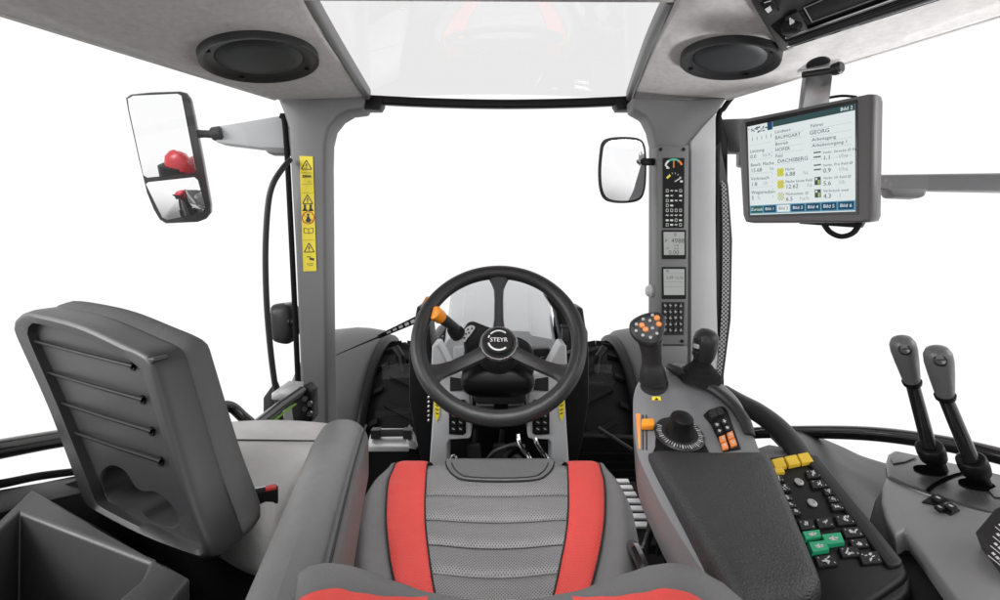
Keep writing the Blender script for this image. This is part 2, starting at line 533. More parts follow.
# bulkhead below the windscreen
mb = MB()
mb.prism([V((-.80, 1.80, 0)), V((.85, 1.80, 0)), V((.85, 1.80, H - .72)), V((.30, 1.80, H - .70)), V((-.33, 1.80, H - .72)), V((-.80, 1.80, H - .74))], (0, .04, 0))
for k in range(7):
    mb.box((.42, 1.79, H - .76 - k * .03), (.36, .012, .012))
mb.build('bulkhead', 'floor', cab, bevel=.004)

# ---- windows
ws = thing('windscreen', 'large clear frameless windscreen between the two grey pillars', 'window', (0, 1.8, H - .7))
mb = MB()
mb.grid(lambda u, v: V((-.74 + 1.42 * u, 1.79 + .10 * math.sin(math.pi * u), H - .70 + 1.22 * v)), 20, 4)
mb.build('pane', 'pane', ws)
rw = thing('roof_window', 'sloping clear roof window framed by the felt ceiling lining above the windscreen', 'window', (0, 1.6, H + .6))
a, b, c, d = P(362, 99, 1.72), P(635, 100, 1.72), P(700, -50, 1.40), P(276, -54, 1.40)
MB().grid(lambda u, v: lerp(lerp(a, b, u), lerp(d, c, u), v) + V((0, .026, .026)) * math.sin(math.pi * u), 32, 4).build('pane', 'roofpane', rw)
for (L1, e0, e1_, s_) in (([P(365, 98, 1.70), P(331, 45, 1.30), P(300, -6, 1.06)], a, d, 1), ([P(632, 99, 1.70), P(652, 48, 1.30), P(676, 0, 1.07)], b, c, -1)):
    mb = MB()
    L = catmull(L1, 8)
    mb.loft([rrect(p + V((s_ * .010, 0, .012)), V((1, 0, 0)), V((0, -.2, 1)), .022, .045, .009, 3) for p in L])
    mb.build('side_frame', 'mid', rw)
    mb = MB()
    mb.loft([[p + V((s_ * .002, 0, .03)) for p in L], [lerp(e0, e1_, k / (len(L) - 1)) for k in range(len(L))]], False, closed=False)
    mb.build('reveal', 'mid', rw, thick=.004)
lw = thing('door_window', 'clear side window of the left door behind the folded seat', 'window', (-.85, 1.2, H - .45))
mb = MB()
pl4 = [P(277, 425, 1.66), V((-.93, .7, H - .42)), V((-.97, .7, H + .44)), P(278, 103, 1.66)]
mb.quad(*pl4)
mb.build('pane', 'pane', lw)
mb = MB()
mb.tube(catmull([P(290, 160, 1.66), P(283, 168, 1.62), P(273, 184, 1.6), P(268, 206, 1.6), P(265.5, 250, 1.6), P(266.5, 300, 1.6), P(270, 345, 1.6), P(275, 385, 1.6), P(284, 440, 1.6)], 8), .0095, 10)
mb.build('door_frame', 'dark', lw)
rw2 = thing('side_window', 'clear right side window above the dark curved rail', 'window', (.85, 1.2, H - .45))
mb = MB()
mb.quad(P(735, 430, 1.60), V((.93, .7, H - .38)), V((.97, .7, H + .44)), P(733, 105, 1.60))
mb.build('pane', 'pane', rw2)

# ---- rails
mb = MB()
mb.tube(catmull([V((-.84, -.1, H - .34)), V((-.86, .25, H - .32)), P(-130, 476, .64), P(-60, 461, .72), P(0, 449, .80), P(70, 437, .92), P(130, 431, 1.05), P(180, 428, 1.2)], 8), .0165, 14)
tag(mb.build('window_rail', 'gloss'), 'thick glossy black rail at far left behind the folded seat back', 'rail')
mb = MB()
mb.tube(catmull([P(725, 440, 1.45), P(745, 434, 1.38), P(780, 432, 1.28), P(860, 433, 1.1), P(930, 441, .98), P(1000, 456, .88), P(1070, 478, .8), P(1140, 510, .72), V((.93, .45, H - .36)), V((.90, .15, H - .36)), V((.86, -.2, H - .40))], 8), .0155, 14)
tag(mb.build('window_rail', 'gloss'), 'glossy black rail curving behind the two grey-knobbed levers', 'rail')

# ================================================================== SPEAKERS
def speaker(fn, px, py, halfw, label):
    p, n = hit(fn, px, py)
    r = halfw / F * p.y
    p = p + n * .008
    t = thing('round_speaker', label, 'speaker', p, 'ceiling speakers')
    mb = MB()
    mb.lathe([(r * .70, -.012), (r * .74, .004), (r * .80, .006), (r * .88, .010), (r * .93, .016), (r * .99, .017), (r * 1.0, .012), (r * 1.0, -.012)], p, n, 56)
    mb.build('trim_ring', 'dark', t, ang=50)
    mb = MB()
    mb.lathe([(r * .735, .001), (r * .72, .006), (r * .55, .010), (r * .25, .013), (.001, .0135)], p, n, 56)
    mb.build('grille', 'speaker', t, ang=60)
    ax = n.cross(UP).normalized(); ay = n.cross(ax)
    for k in range(4):
        a_ = math.radians(45 + 90 * k)
        q = p + (ax * math.cos(a_) + ay * math.sin(a_)) * r * .88
        mb = MB(); mb.lathe([(.007, .008), (.007, .0135), (.004, .0145), (.0005, .0135)], q, n, 10)
        mb.build('screw', 'black', t)
    return p, n
speaker(SL, 260, 54, 55, 'round black speaker in the ceiling lining above the yellow sticker pillar')
speaker(SR, 730, 54, 46.5, 'round black speaker in the ceiling lining beside the black overhead console')

# ================================================================== OVERHEAD CONSOLE
h1, n1 = hit(SR, 783, 52); h2, _ = hit(SR, 930, 2); h3, _ = hit(SR, 760, 8)
oc_n = (h2 - h1).cross(h3 - h1).normalized()
if oc_n.dot(CAM - h1) < 0:
    oc_n = -oc_n
oc0 = h1 + oc_n * .022
oc = thing('overhead_console', 'black overhead console panel with round knob and slot at top right', 'console', oc0)
def OC(px, py, h=0):
    return onp(px, py, oc0 + oc_n * h, oc_n)
mb = MB()
mb.prism([OC(x, y) for x, y in ((742, -20), (752, 5), (781, 53), (793, 49), (800, 44), (960, -10), (960, -60), (742, -60))], oc_n * -.04)
mb.build('panel', 'dark', oc, bevel=.004)
mb = MB()
mb.prism([OC(x, y, .0012) for x, y in ((771, 27), (780, 20), (800, 12), (960, -45), (960, -18), (800, 38), (786, 43))], oc_n * -.001)
mb.build('recess', 'matte', oc)
mb = MB()
mb.prism([OC(x, y, .002) for x, y in ((804, 8), (960, -60), (960, -32), (812, 22))], oc_n * .003)
mb.build('display_slot', 'badge', oc, bevel=.001)
mb = MB()
for a_, b_ in (((804, 8), (812, 22)), ((812, 22), (960, -32)), ((804, 8), (960, -60))):
    mb.tube([OC(*a_, .006), OC(*b_, .006)], .0012, 6)
mb.build('slot_trim', 'mid', oc)
kn = OC(792, 22)
mb = MB(); mb.prism([OC(x, y, .002) for x, y in ((785, 17), (798, 10), (808, 27), (786, 37))], oc_n * .006)
mb.build('knob_base', 'dark', oc, bevel=.003)
mb = MB(); mb.lathe([(.020, 0), (.020, .012), (.017, .022), (.012, .024), (.0, .0245)], kn, oc_n, 24)
k_ = mb.build('knob', 'black', oc)
mb = MB()
for i in range(3):
    stroke(mb, OC(790 + i * 1.6, 18 + i, .026), OC(790.6 + i * 1.6, 25 - i, .026), .003, oc_n)
mb.build('knob_mark', 'greyprint', k_)
for (o1, o2, r_, mm) in (((788, 47), (960, -8), .0045, 'chrome'), ((790, 43), (960, -14), .008, 'dark'), ((787, 40), (960, -20), .005, 'black'), ((786, 38), (960, -24), .003, 'steel')):
    mb = MB(); mb.tube([OC(*o1, .006), OC(*o2, .006)], r_, 10)
    mb.build('trim_strip', mm, oc)
mb = MB()
mb.prism([OC(x, y, .002) for x, y in ((760, 2), (772, -4), (780, 8), (768, 14))], oc_n * .008)
s1 = mb.build('rocker_switch', 'black', oc, bevel=.003)
mb = MB()
mb.prism([OC(x, y, .011) for x, y in ((765, 9), (770, 6), (772, 10), (768, 13))], oc_n * .001)
stroke(mb, OC(764, 3, .0115), OC(771, 1, .0115), .003, oc_n)
mb.build('switch_icon', 'white', s1)

# ================================================================== LEFT EXTERIOR MIRROR
mD = 1.62
mc = P(165, 158, mD)
mt = thing('exterior_mirror', 'tall black exterior mirror with two stacked panes on a grey arm at left', 'mirror', mc)
look = V((-1.04, -.55, H - .42)); red_c = look + V((.10, 0, -.10))            # the red rear fender the mirror looks at
nm = ((CAM - P(172, 160, mD)).normalized() + (look - P(172, 160, mD)).normalized()).normalized()
def MR(px, py, h=0):
    return onp(px, py, mc + nm * h, nm)
mo = [(126, 98), (131, 94.5), (150, 92.5), (180, 91.5), (186, 93), (190.5, 99), (193, 110), (203, 160), (211, 205), (211, 213), (206, 219), (198, 222), (166, 223.5), (160, 220), (154, 210), (147, 193), (139, 160), (128, 110)]
front = [MR(x, y) for x, y in mo]
mb = MB()
mb.loft([lift(scaled(front, .985), nm, .004), front, lift(front, nm, -.02), lift(scaled(front, .93), nm, -.05), lift(scaled(front, .75), nm, -.075), lift(scaled(front, .35), nm, -.085)])
hs = mb.build('housing', 'gloss', mt, ang=40)
def pane(outline, name, curve):
    loop = [MR(x, y) for x, y in outline]
    c = centroid(loop)
    rmax = max((p - c).length for p in loop)
    loops = []
    for k in (1.0, .85, .7, .55, .4, .25, .1, .02):
        ring = []
        for p in loop:
            q = c + (p - c) * k
            rr = (q - c).length / rmax
            ring.append(q + nm * (.006 + curve * (1 - rr * rr)))
        loops.append(ring)
    return MB().loft(loops, True).build(name, 'mirror', mt, ang=60)
pane([(128.5, 99), (134, 96), (178, 94), (182, 96), (196.5, 170), (194, 173), (148, 177.5), (144, 175), (130, 110)], 'upper_glass', .002)
pane([(146.5, 184), (149, 182), (195, 177), (198.5, 180), (206, 207), (203, 212), (168, 219.5), (163, 217)], 'lower_glass', .007)
mb = MB()
ax_ = catmull([P(194, 134, 1.64), P(204, 134, 1.65), P(214, 134.5, 1.66)], 4)
mb.tube(ax_, [.016, .013, .014], 12)
mb.lathe([(.020, 0), (.024, .006), (.024, .03), (.017, .036)], P(212, 134.5, 1.655), P(222, 133, 1.66) - P(212, 134.5, 1.655), 16)
mb.build('arm_joint', 'dark', mt)
mb = MB()
mb.prism([P(213, 126.5, 1.65), P(230, 124, 1.66), P(286, 114.5, 1.72), P(290, 132, 1.72), P(290, 150, 1.72), P(262, 148.5, 1.70), P(224, 144, 1.66), P(215, 142, 1.65)], (0, .05, 0))
mb.build('arm', 'hood', mt, bevel=.006)
mb = MB()
mb.prism([P(262, 147, 1.695), P(290, 148, 1.715), P(290, 154, 1.715), P(268, 153.5, 1.70)], (0, .05, 0))
mb.build('arm_bracket', 'pillar', mt, bevel=.004)

# red rear fender that shows in the mirror
rf = thing('rear_fender', 'red rear fender with black edge seen reflected in the left exterior mirror', 'fender', red_c)
mb = MB()
mb.lathe([(.001, .13), (.05, .127), (.10, .105), (.135, .06), (.145, .0), (.15, -.16), (.14, -.17)], red_c, (0, 0, 1), 40, sy=.75, caps=False)
mb.build('panel', 'bright', rf, thick=.008, ang=60)
mb = MB(); mb.lathe([(.150, -.02), (.168, -.03), (.168, -.20), (.15, -.21)], red_c + V((-.035, -.01, -.01)), (0, 0, 1), 32, sy=.7)
mb.build('edge_strip', 'black', rf)
mb = MB(); mb.lathe([(.1, -.10), (.27, -.11), (.29, -.07), (.29, .07), (.27, .11), (.1, .10)], red_c + V((.03, -.05, -.42)), (1, 0, 0), 40); mb.build('tyre', 'tyre', rf)
# ================================================================== SMALL RIGHT MIRROR
sm0 = P(622, 170, 1.55)
sm = thing('small_mirror', 'small rounded rectangular mirror with dark frame left of the display pillar', 'mirror', sm0)
sn = V((.42, -1, -.30)).normalized()
def SM(px, py, h=0):
    return onp(px, py, sm0 + sn * h, sn)
so = [(600, 152), (602, 143), (608, 138.5), (622, 137), (637, 138), (643, 142), (645.5, 152), (646, 172), (644.5, 190), (640, 199.5), (630, 203), (614, 203), (604, 199), (599.5, 188), (598.5, 170)]
so = [(p.x, p.y) for p in catmull([V((x, y, 0)) for x, y in so], 4, True)]
fr = [SM(x, y) for x, y in so]
mb = MB()
mb.loft([lift(scaled(fr, .90), sn, .002), lift(scaled(fr, .93), sn, .006), lift(scaled(fr, .985), sn, .004), lift(fr, sn, -.003), lift(scaled(fr, .95), sn, -.009), lift(scaled(fr, .5), sn, -.018)])
mb.build('frame', 'dark', sm, ang=50)
loops = []
for k in (.915, .8, .65, .5, .35, .2, .05):
    loops.append([p + sn * (.003 + .007 * (1 - k * k)) for p in scaled(fr, k)])
MB().loft(loops).build('glass', 'mirror', sm, ang=60)
mb = MB()
mb.tube([P(644, 162, 1.565), P(651, 162, 1.575), P(659, 162, 1.60)], .012, 10)
mb.build('stem', 'black', sm)

# ================================================================== LAMP AT THE LEFT DOOR
ll = thing('side_lamp', 'small dark rounded lamp housing beside the left pillar behind the door frame', 'lamp', P(281, 325, 1.76))
mb = MB()
o_ = [V((x, y, 0)) for x, y in ((268, 311), (269, 306), (278, 304), (287, 305), (291, 312), (292, 326), (291, 338), (286, 345), (277, 345), (270, 341), (268, 328))]
o_ = [P(p.x, p.y, 1.74) for p in catmull(o_, 3, True)]
mb.loft([scaled(o_, .6), lift(scaled(o_, .92), (0, 1, 0), .012), lift(o_, (0, 1, 0), .03), lift(scaled(o_, .97), (0, 1, 0), .075)])
mb.build('housing', 'dark', ll, ang=50)
mb = MB(); mb.prism(pts([(284, 303), (289, 303.5), (293, 314), (293, 330), (290, 340), (288, 325)], 1.76), (0, .05, 0))
mb.build('visor', 'mid', ll, bevel=.003)
mb = MB()
for k in range(4):
    mb.lathe([(.014 - .002 * (k % 2), 0), (.015, .006), (.012, .011)], P(289 + 2 * k, 322, 1.745), (1, 0, 0), 12)
mb.tube(catmull([P(291, 327, 1.75), P(295, 333, 1.75), P(300, 330, 1.74)], 5), .004, 6)
mb.build('bracket', 'black', ll)

# ================================================================== GRAB HANDLE WITH LATCH (left)
gh = thing('door_handle', 'black tubular door handle with pale latch block and lime sticker at left pillar', 'handle', P(292, 400, 1.55))
gb = [P(291, 396, 1.52), P(312, 394, 1.60), P(313, 424, 1.60), P(292, 426, 1.52)]
mb = MB(); mb.prism(pts([(289, 393), (305, 386), (311, 392), (312, 420), (306, 427), (293, 425)], 1.53), (0, .06, 0))
mb.build('latch_block', 'black', gh, bevel=.006)
mb = MB(); mb.prism([P(271, 393, 1.48), P(289, 380, 1.58), P(304, 381, 1.58), P(303, 388, 1.54), P(290, 394, 1.49)], (0, 0, -.022))
mb.build('latch_cover', 'alu', gh, bevel=.004)
mb = MB(); mb.tube([P(302, 391, 1.53), P(282, 405, 1.42), P(254, 427, 1.26)], .0155, 14)
tb_ = mb.build('bar', 'gloss', gh)
mb = MB(); stroke(mb, P(296, 403.5, 1.46), P(268, 425, 1.31), .008, V((0, -1, .3)))
mb.build('lime_sticker', 'greenprint', tb_)
mb = MB(); mb.tube(catmull([P(205, 418, 1.2), P(214, 410, 1.22), P(224, 406, 1.25), P(233, 408, 1.27), P(243, 417, 1.28), P(254, 426, 1.28)], 6), .014, 12)
mb.build('loop', 'gloss', gh)
mb = MB()
for k in range(4):
    mb.lathe([(.008, 0), (.008, .012)], P(305 + (k % 2) * 5, 398 + k * 5, 1.525), (.3, -1, 0), 10)
mb.build('catch', 'steel', gh)
mb = MB(); mb.prism(pts([(263, 398), (273, 384), (276, 392), (278, 432), (263, 432)], 1.66), (0, .04, 0))
mb.build('hinge_plate', 'dark', gh, bevel=.004)

# ================================================================== WARNING STICKER
ws_ = thing('warning_sticker', 'tall yellow strip of black warning pictograms on the left pillar', 'sticker', P(308, 214, 1.6765))
sy = 1.6772
mb = MB(); mb.prism([P(299.5, 156, sy), P(312.8, 156.5, sy), P(316.5, 271, sy), P(303.3, 271.5, sy)], (0, .0012, 0))
mb.build('sheet', 'yellow', ws_)
def ST(u, v, h=.0006):      # u 0..1 across, v 0..1 downwards
    return lerp(lerp(P(299.5, 156, sy), P(312.8, 156.5, sy), u), lerp(P(303.3, 271.5, sy), P(316.5, 271, sy), u), v) + V((0, -h, 0))
BK = V((0, -1, 0))
def line(mb, a_, b_, w=.0022, m=0):
    stroke(mb, ST(*a_), ST(*b_), w, BK, m)
for v0 in (.035, .335, .755):
    mb = MB(); tri = [(.5, v0), (.88, v0 + .078), (.12, v0 + .078)]
    for i in range(3):
        line(mb, tri[i], tri[(i + 1) % 3], .003)
    line(mb, (.5, v0 + .028), (.5, v0 + .055), .004); line(mb, (.5, v0 + .061), (.5, v0 + .068), .004)
    mb.build('warning_triangle', 'ink', ws_)
for v0 in (.145, .245, .320, .73, .575):
    mb = MB(); line(mb, (.08, v0), (.92, v0), .0009); mb.build('divider_line', 'ink', ws_)
mb = MB()
for k in range(5):
    line(mb, (.2 + .13 * k, .165), (.27 + .13 * k, .18), .004)
line(mb, (.1, .185), (.9, .18), .002); line(mb, (.6, .215), (.85, .215), .001); line(mb, (.6, .232), (.85, .232), .001); line(mb, (.6, .215), (.6, .232), .001)
mb.build('machine_pictogram', 'ink', ws_)
mb = MB()
for s0 in (.28, .72):
    mb.poly([ST(s0, .425), ST(s0 + .17, .475), ST(s0 - .17, .475)]); line(mb, (s0 - .2, .472), (s0 + .2, .472), .004); line(mb, (s0, .42), (s0, .44), .008)
mb.build('people_pictogram', 'ink', ws_)
mb = MB()
cc = ST(.5, .535)
mb.tube([cc + V((math.cos(t * math.pi / 12) * .021, 0, math.sin(t * math.pi / 12) * .021)) for t in range(24)], .0015, 6, closed=True)
line(mb, (.15, .512), (.85, .56), .002)
mb.build('ban_ring', 'redprint', ws_)
mb = MB(); mb.poly([ST(.5, .51), ST(.72, .56), ST(.62, .575), ST(.38, .575), ST(.3, .56)]); line(mb, (.5, .5), (.5, .515), .009)
mb.build('figure_pictogram', 'ink', ws_)
mb = MB()
for a_, b_ in (((.15, .625), (.15, .665)), ((.85, .625), (.85, .665)), ((.5, .632), (.5, .672)), ((.15, .665), (.5, .672)), ((.5, .672), (.85, .665)), ((.15, .625), (.5, .632)), ((.5, .632), (.85, .625))):
    line(mb, a_, b_, .002)
mb.build('book_pictogram', 'ink', ws_)
mb = MB(); line(mb, (.3, .875), (.6, .875), .003); line(mb, (.5, .89), (.85, .90), .008); line(mb, (.3, .935), (.8, .935), .002); line(mb, (.4, .95), (.75, .95), .002)
mb.build('key_pictogram', 'ink', ws_)

# ================================================================== DISPLAY PANEL ON THE RIGHT PILLAR
pD = 1.55
def Q(px, py, h=0):
    return P(px, py, pD - h)
dp = thing('pillar_display', 'grey pillar panel with black gauge display, two small screens and keypad', 'display panel', Q(674, 345))
mb = MB()
mb.prism([Q(657, 146), Q(689.5, 145), Q(688, 345), Q(657, 345)], (0, .06, 0))
fr_ = mb.build('housing', 'pillar', dp, bevel=.006)
mb = MB()
mb.prism([Q(657, 346), Q(688, 346), Q(687, 378), Q(657, 378)], (0, .055, 0))
mb.build('lower_cover', 'pillar', dp, bevel=.005)
for x, y in ((660.5, 149.5), (683.5, 149.5), (682, 341)):
    mb = MB(); mb.lathe([(.0055, 0), (.0055, .003), (.002, .0045)], Q(x, y), (0, -1, 0), 10)
    mb.build('screw', 'black', dp)
# gauge cluster
gi = MB(); gi.prism([Q(663, 158, .003), Q(684.5, 158, .003), Q(684, 228, .003), Q(663, 228, .003)], (0, .002, 0))
gi = gi.build('gauge_display', 'badge', dp)
def G(u, v):
    return lerp(lerp(Q(663, 158, .0036), Q(684.5, 158, .0036), u), lerp(Q(663, 228, .0036), Q(684, 228, .0036), u), v)
def gl(mb, a_, b_, w=.0018, m=0):
    stroke(mb, G(*a_), G(*b_), w, BK, m)
mb = MB(); mw = MB(); mo_ = MB()
cg = (.5, .14)
for k in range(12):
    a0, a1 = math.radians(160 - k * 11.7), math.radians(160 - (k + 1) * 11.7)
    pa = (cg[0] + .40 * math.cos(a0), cg[1] - .12 * math.sin(a0)); pb = (cg[0] + .40 * math.cos(a1), cg[1] - .12 * math.sin(a1))
    gl(mw if k < 3 else (mb if k < 9 else mo_), pa, pb, .0065)
mb.build('green_arc', 'ggreen', gi); mw.build('white_arc', 'gwhite', gi)
gl(mo_, (.5, .14), (.5, .03), .0035)
mo_.build('needle', 'gred', gi)
mb = MB()
gl(mb, (.18, .29), (.34, .245), .006); mb.build('yellow_needle', 'gyellow', gi)
mb = MB()
gl(mb, (.55, .34), (.86, .28), .003); gl(mb, (.10, .10), (.25, .14), .005); gl(mb, (.15, .145), (.3, .145), .004); gl(mb, (.8, .335), (.93, .335), .006)
for k in range(6):
    a0 = math.radians(150 - k * 24); gl(mb, (.5 + .3 * math.cos(a0), .33 - .10 * math.sin(a0)), (.5 + .38 * math.cos(a0), .33 - .125 * math.sin(a0)), .0014)
mb.build('gauge_scale', 'gwhite', gi)
rows = [(.47, (1, 2, 2, 1)), (.54, (3, 2, 0, 3)), (.61, (1, 3, 2, 2)), (.68, (1, 3, 0, 0)), (.75, (1, 1, 1, 1)), (.82, (2, 2, 2, 2)), (.89, (3, 3, 1, 3)), (.955, (1, 3, 2, 1))]
mb = MB()
for v, r_ in rows:
    for i, kd in enumerate(r_):
        u = .2 + .21 * i
        if kd == 1:
            for a_, b_ in (((u - .05, v - .02), (u + .05, v - .02)), ((u - .05, v + .018), (u + .05, v + .018)), ((u - .05, v - .02), (u - .05, v + .018)), ((u + .05, v - .02), (u + .05, v + .018))):
                gl(mb, a_, b_, .0013)
        elif kd == 2:
            gl(mb, (u - .07, v), (u + .07, v - .006), .0022); gl(mb, (u - .03, v - .012), (u + .03, v + .012), .0016)
        elif kd == 3:
            gl(mb, (u - .07, v), (u + .07, v), .0055)
mb.build('warning_symbols', 'gwhite', gi)
def lcd(y0, y1, rows_, name, label=None):
    mb = MB(); mb.prism([Q(662, y0, .003), Q(686, y0, .003), Q(686, y1, .003), Q(662, y1, .003)], (0, .002, 0))
    o = mb.build(name, 'black', dp)
    mb = MB(); mb.quad(Q(663.5, y0 + 2, .0034), Q(684.5, y0 + 2, .0034), Q(684.5, y1 - 4, .0034), Q(664, y1 - 4, .0034))
    mb.build('screen', 'lcd', o)
    mb = MB()
    for t_, x, y, s_ in rows_:
        mb.text(t_, Q(x, y, .004), (1, 0, 0), (0, 0, 1), s_)
    if name == 'lower_screen':
        for yy in (y0 + 6.5, y0 + 15, y0 + 20):
            stroke(mb, Q(664.5, yy, .004), Q(684, yy, .004), .0006, BK)
    mb.build('digits', 'lcdink', o)
lcd(230, 259, [('0', 674, 236.3, .016), ('P', 665, 242.5, .016), ('4988', 671.2, 243, .0215), ('6.04', 674, 246.3, .009), ('OP', 665.5, 249.2, .009), ('4.20', 674, 249.5, .009), ('0.00', 668.5, 254.6, .020)], 'small_screen')
lcd(267, 299, [('88', 666, 272, .010), ('2,49', 666, 279, .014), ('12.76', 675, 279, .012)], 'lower_screen')
mb = MB(); mb.prism([Q(662, 302, .003), Q(684.5, 302, .003), Q(683.5, 335, .003), Q(662, 335, .003)], (0, .002, 0))
kp = mb.build('keypad', 'dark', dp)
for r_ in range(5):
    for c_ in range(4):
        x, y = 665.2 + c_ * 5.2, 305.6 + r_ * 6.1
        mb = MB()
        mb.prism([Q(x - 1.9, y - 2.3, .0035), Q(x + 1.9, y - 2.3, .0035), Q(x + 1.9, y + 2.3, .0035), Q(x - 1.9, y + 2.3, .0035)], (0, -.004, 0))
        w_ = random.uniform(.002, .0045)
        stroke(mb, Q(x - 1.3, y + random.uniform(-.8, .8), .0082), Q(x + 1.3, y + random.uniform(-.8, .8), .0082), w_, BK, 1)
        stroke(mb, Q(x + random.uniform(-.6, .6), y - 1.6, .0083), Q(x + random.uniform(-.6, .6), y + 1.6, .0083), .002, BK, 1)
        mb.build('key', ['keycap', 'greyprint'], kp)
mb = MB(); mb.lathe([(.012, 0), (.02, .008), (.022, .02), (.015, .032), (.001, .036)], P(656, 291, 1.60), (-1, 0, 0), 16)
mb.build('side_sensor', 'pale', dp)

# ================================================================== DARK MESH TRIM (right of the pillar)
mt_ = thing('air_duct', 'tall dark curved trim with honeycomb mesh strip right of the display pillar', 'vent', P(724, 390, 1.62))
L_ = [(717, 150), (717, 200), (716, 260), (715, 320), (713, 395)]
R_ = [(722, 150), (729, 185), (733, 240), (731.5, 320), (722, 395)]
mb = MB()
mb.prism(pts(L_ + [(715, 398)] + R_[::-1] + [(722, 140)], 1.60), (0, .05, 0))
mb.build('body', 'dark', mt_, bevel=.006)
mb = MB()
lft = [(721.5, 180), (722.5, 240), (721, 320), (715.5, 388)]
rgt = [(726.5, 186), (729.5, 240), (728, 320), (719, 390)]
lf, rg = catmull([P(x, y, 1.592) for x, y in lft], 8), catmull([P(x, y, 1.592) for x, y in rgt], 8)
for i in range(len(lf) - 1):
    mb.quad(lf[i], rg[i], rg[i + 1], lf[i + 1])
mb.build('mesh_strip', 'net', mt_)

# ================================================================== RIGHT MIRROR ARM
ra = thing('mirror_arm', 'grey horizontal exterior arm behind the monitor with small lamp box beneath', 'mirror arm', P(890, 180, 1.3))
mb = MB()
mb.prism([P(721, 119, 1.68), P(750, 118, 1.60), P(750, 152, 1.60), P(728, 152, 1.68)], (.01, .05, 0))
mb.build('mount', 'pillar', ra, bevel=.005)
mb = MB(); mb.prism(pts([(717, 118), (722, 116), (728, 140), (728, 182), (722, 182)], 1.655), (0, .03, 0))
mb.build('hinge', 'black', ra, bevel=.004)
mb = MB()
mb.prism([P(740, 150, 1.60), P(880, 174.5, 1.36), P(1060, 172, 1.22), P(1060, 192, 1.22), P(880, 189, 1.36), P(740, 165, 1.60)], (.01, .05, 0))
mb.build('arm', 'mid', ra, bevel=.006)
mb = MB(); mb.prism([P(888, 188.5, 1.335), P(928, 188.5, 1.30), P(926, 196, 1.30), P(920, 198, 1.30), P(893, 197, 1.335)], (.01, .05, 0))
mb.build('lamp_box', 'pillar', ra, bevel=.006)

# ================================================================== MONITOR
TL, TR, BR, BL = P(738, 120, 1.15), P(874, 94, .907), P(874, 222, .907), P(744, 222, 1.15)
mo0 = (TL + TR + BR + BL) / 4
ux = ((TR - TL) + (BR - BL)).normalized(); uz = ((TL - BL) + (TR - BR)); uz = (uz - ux * uz.dot(ux)).normalized(); un = ux.cross(uz)
if un.dot(CAM - mo0) < 0:
    un = -un
mn = thing('terminal_monitor', 'dark grey touchscreen terminal with lit page of field data hanging from the lining', 'monitor', mo0)
def MO(px, py, h=0):
    return onp(px, py, mo0 + un * h, un)
outl = [(739, 127), (744, 119.5), (760, 116.5), (800, 108.5), (868, 94.5), (873, 95), (874.5, 100), (873.5, 160), (872.5, 216), (870.5, 221), (862, 222), (752, 222.5), (746, 221.5), (743.5, 215), (741, 170)]
lo_ = [MO(x, y) for x, y in outl]
mb = MB()
mb.loft([lift(scaled(lo_, .955), un, .002), lift(scaled(lo_, .985), un, .003), lo_, lift(scaled(lo_, 1.012), un, -.010), lift(scaled(lo_, 1.0), un, -.030), lift(scaled(lo_, .93), un, -.042), lift(scaled(lo_, .7), un, -.05)])
cs = mb.build('casing', 'bezel', mn, ang=40)
mb = MB()
bo = [MO(x, y, .0035) for x, y in ((745.5, 122.5), (857, 99.5), (858, 214.5), (748.5, 217.5))]
mb.prism(bo, un * -.003)
mb.build('bezel', 'gloss', mn)
sc_o = [MO(x, y, .0042) for x, y in ((747.5, 127), (855, 103.5), (855.5, 211.5), (750.3, 215))]
def S(u, v, h=.0004):
    return lerp(lerp(sc_o[0], sc_o[1], u), lerp(sc_o[3], sc_o[2], u), v) + un * h
mb = MB(); mb.quad(S(0, 0, 0), S(1, 0, 0), S(1, 1, 0), S(0, 1, 0)); scr = mb.build('screen', 'screen', mn)
def srect(name, u0, v0, u1, v1, m, h=.0003):
    mb = MB(); mb.quad(S(u0, v0, h), S(u1, v0, h), S(u1, v1, h), S(u0, v1, h)); return mb.build(name, m, scr)
srect('title_bar', .27, 0, 1, .062, 'screendark')
srect('tab_rail', 0, .895, 1, .99, 'tabrail')
for k in range(7):
    u0 = .012 + k * .1415
    mm = 'tabg' if k == 0 else ('screen' if k == 2 else 'tab')
    mb = MB(); mb.quad(S(u0, .905, .0005), S(u0 + .128, .905, .0005), S(u0 + .128, .978, .0005), S(u0, .978, .0005))
    mb.text(('Zurück', 'Bild 1', 'Bild 2', 'Bild 3', 'Bild 4', 'Bild 5', 'Bild 6')[k], S(u0 + .064, .955, .0009), ux, uz, .0095, 1, 'CENTER')
    mb.build('tab', [mm, 'text' if k == 2 else 'textw'], scr)
mb = MB(); mb.text('Bild 2', S(.985, .048, .0007), ux, uz, .0098, 0, 'RIGHT'); mb.build('title_text', 'textw', scr)
def big(t_, u, v, s_=.0125):
    MB().text(t_, S(u, v), ux, uz, s_).build('value_text', 'text', scr)
def sml(t_, u, v, s_=.0098):
    MB().text(t_, S(u, v), ux, uz, s_).build('heading_text', 'text', scr)
def uni(t_, u, v, s_=.0115):
    MB().text(t_, S(u, v), ux, uz, s_).build('unit_text', 'textg', scr)
for i, (h_, v_, u_) in enumerate((('Leistung', '0.0', 'ha/h'), ('Bearb. Fläche', '15.68', 'ha'), ('Verbrauch', '1.8', 'l/h'), ('Wegstrecken', '5', '%'))):
    y = .30 + i * .155
    sml(h_, .02, y, .0105); big(v_, .02, y + .065); uni(u_, .02 + .035 * len(v_) + .03, y + .065)
sml('Landwirt', .29, .135); big('BAUMGART', .29, .20, .0105); sml('Betrieb', .29, .265); big('HOFER', .29, .33, .0105); sml('Feld', .29, .395); big('DACHSBERG', .31, .455, .0115)
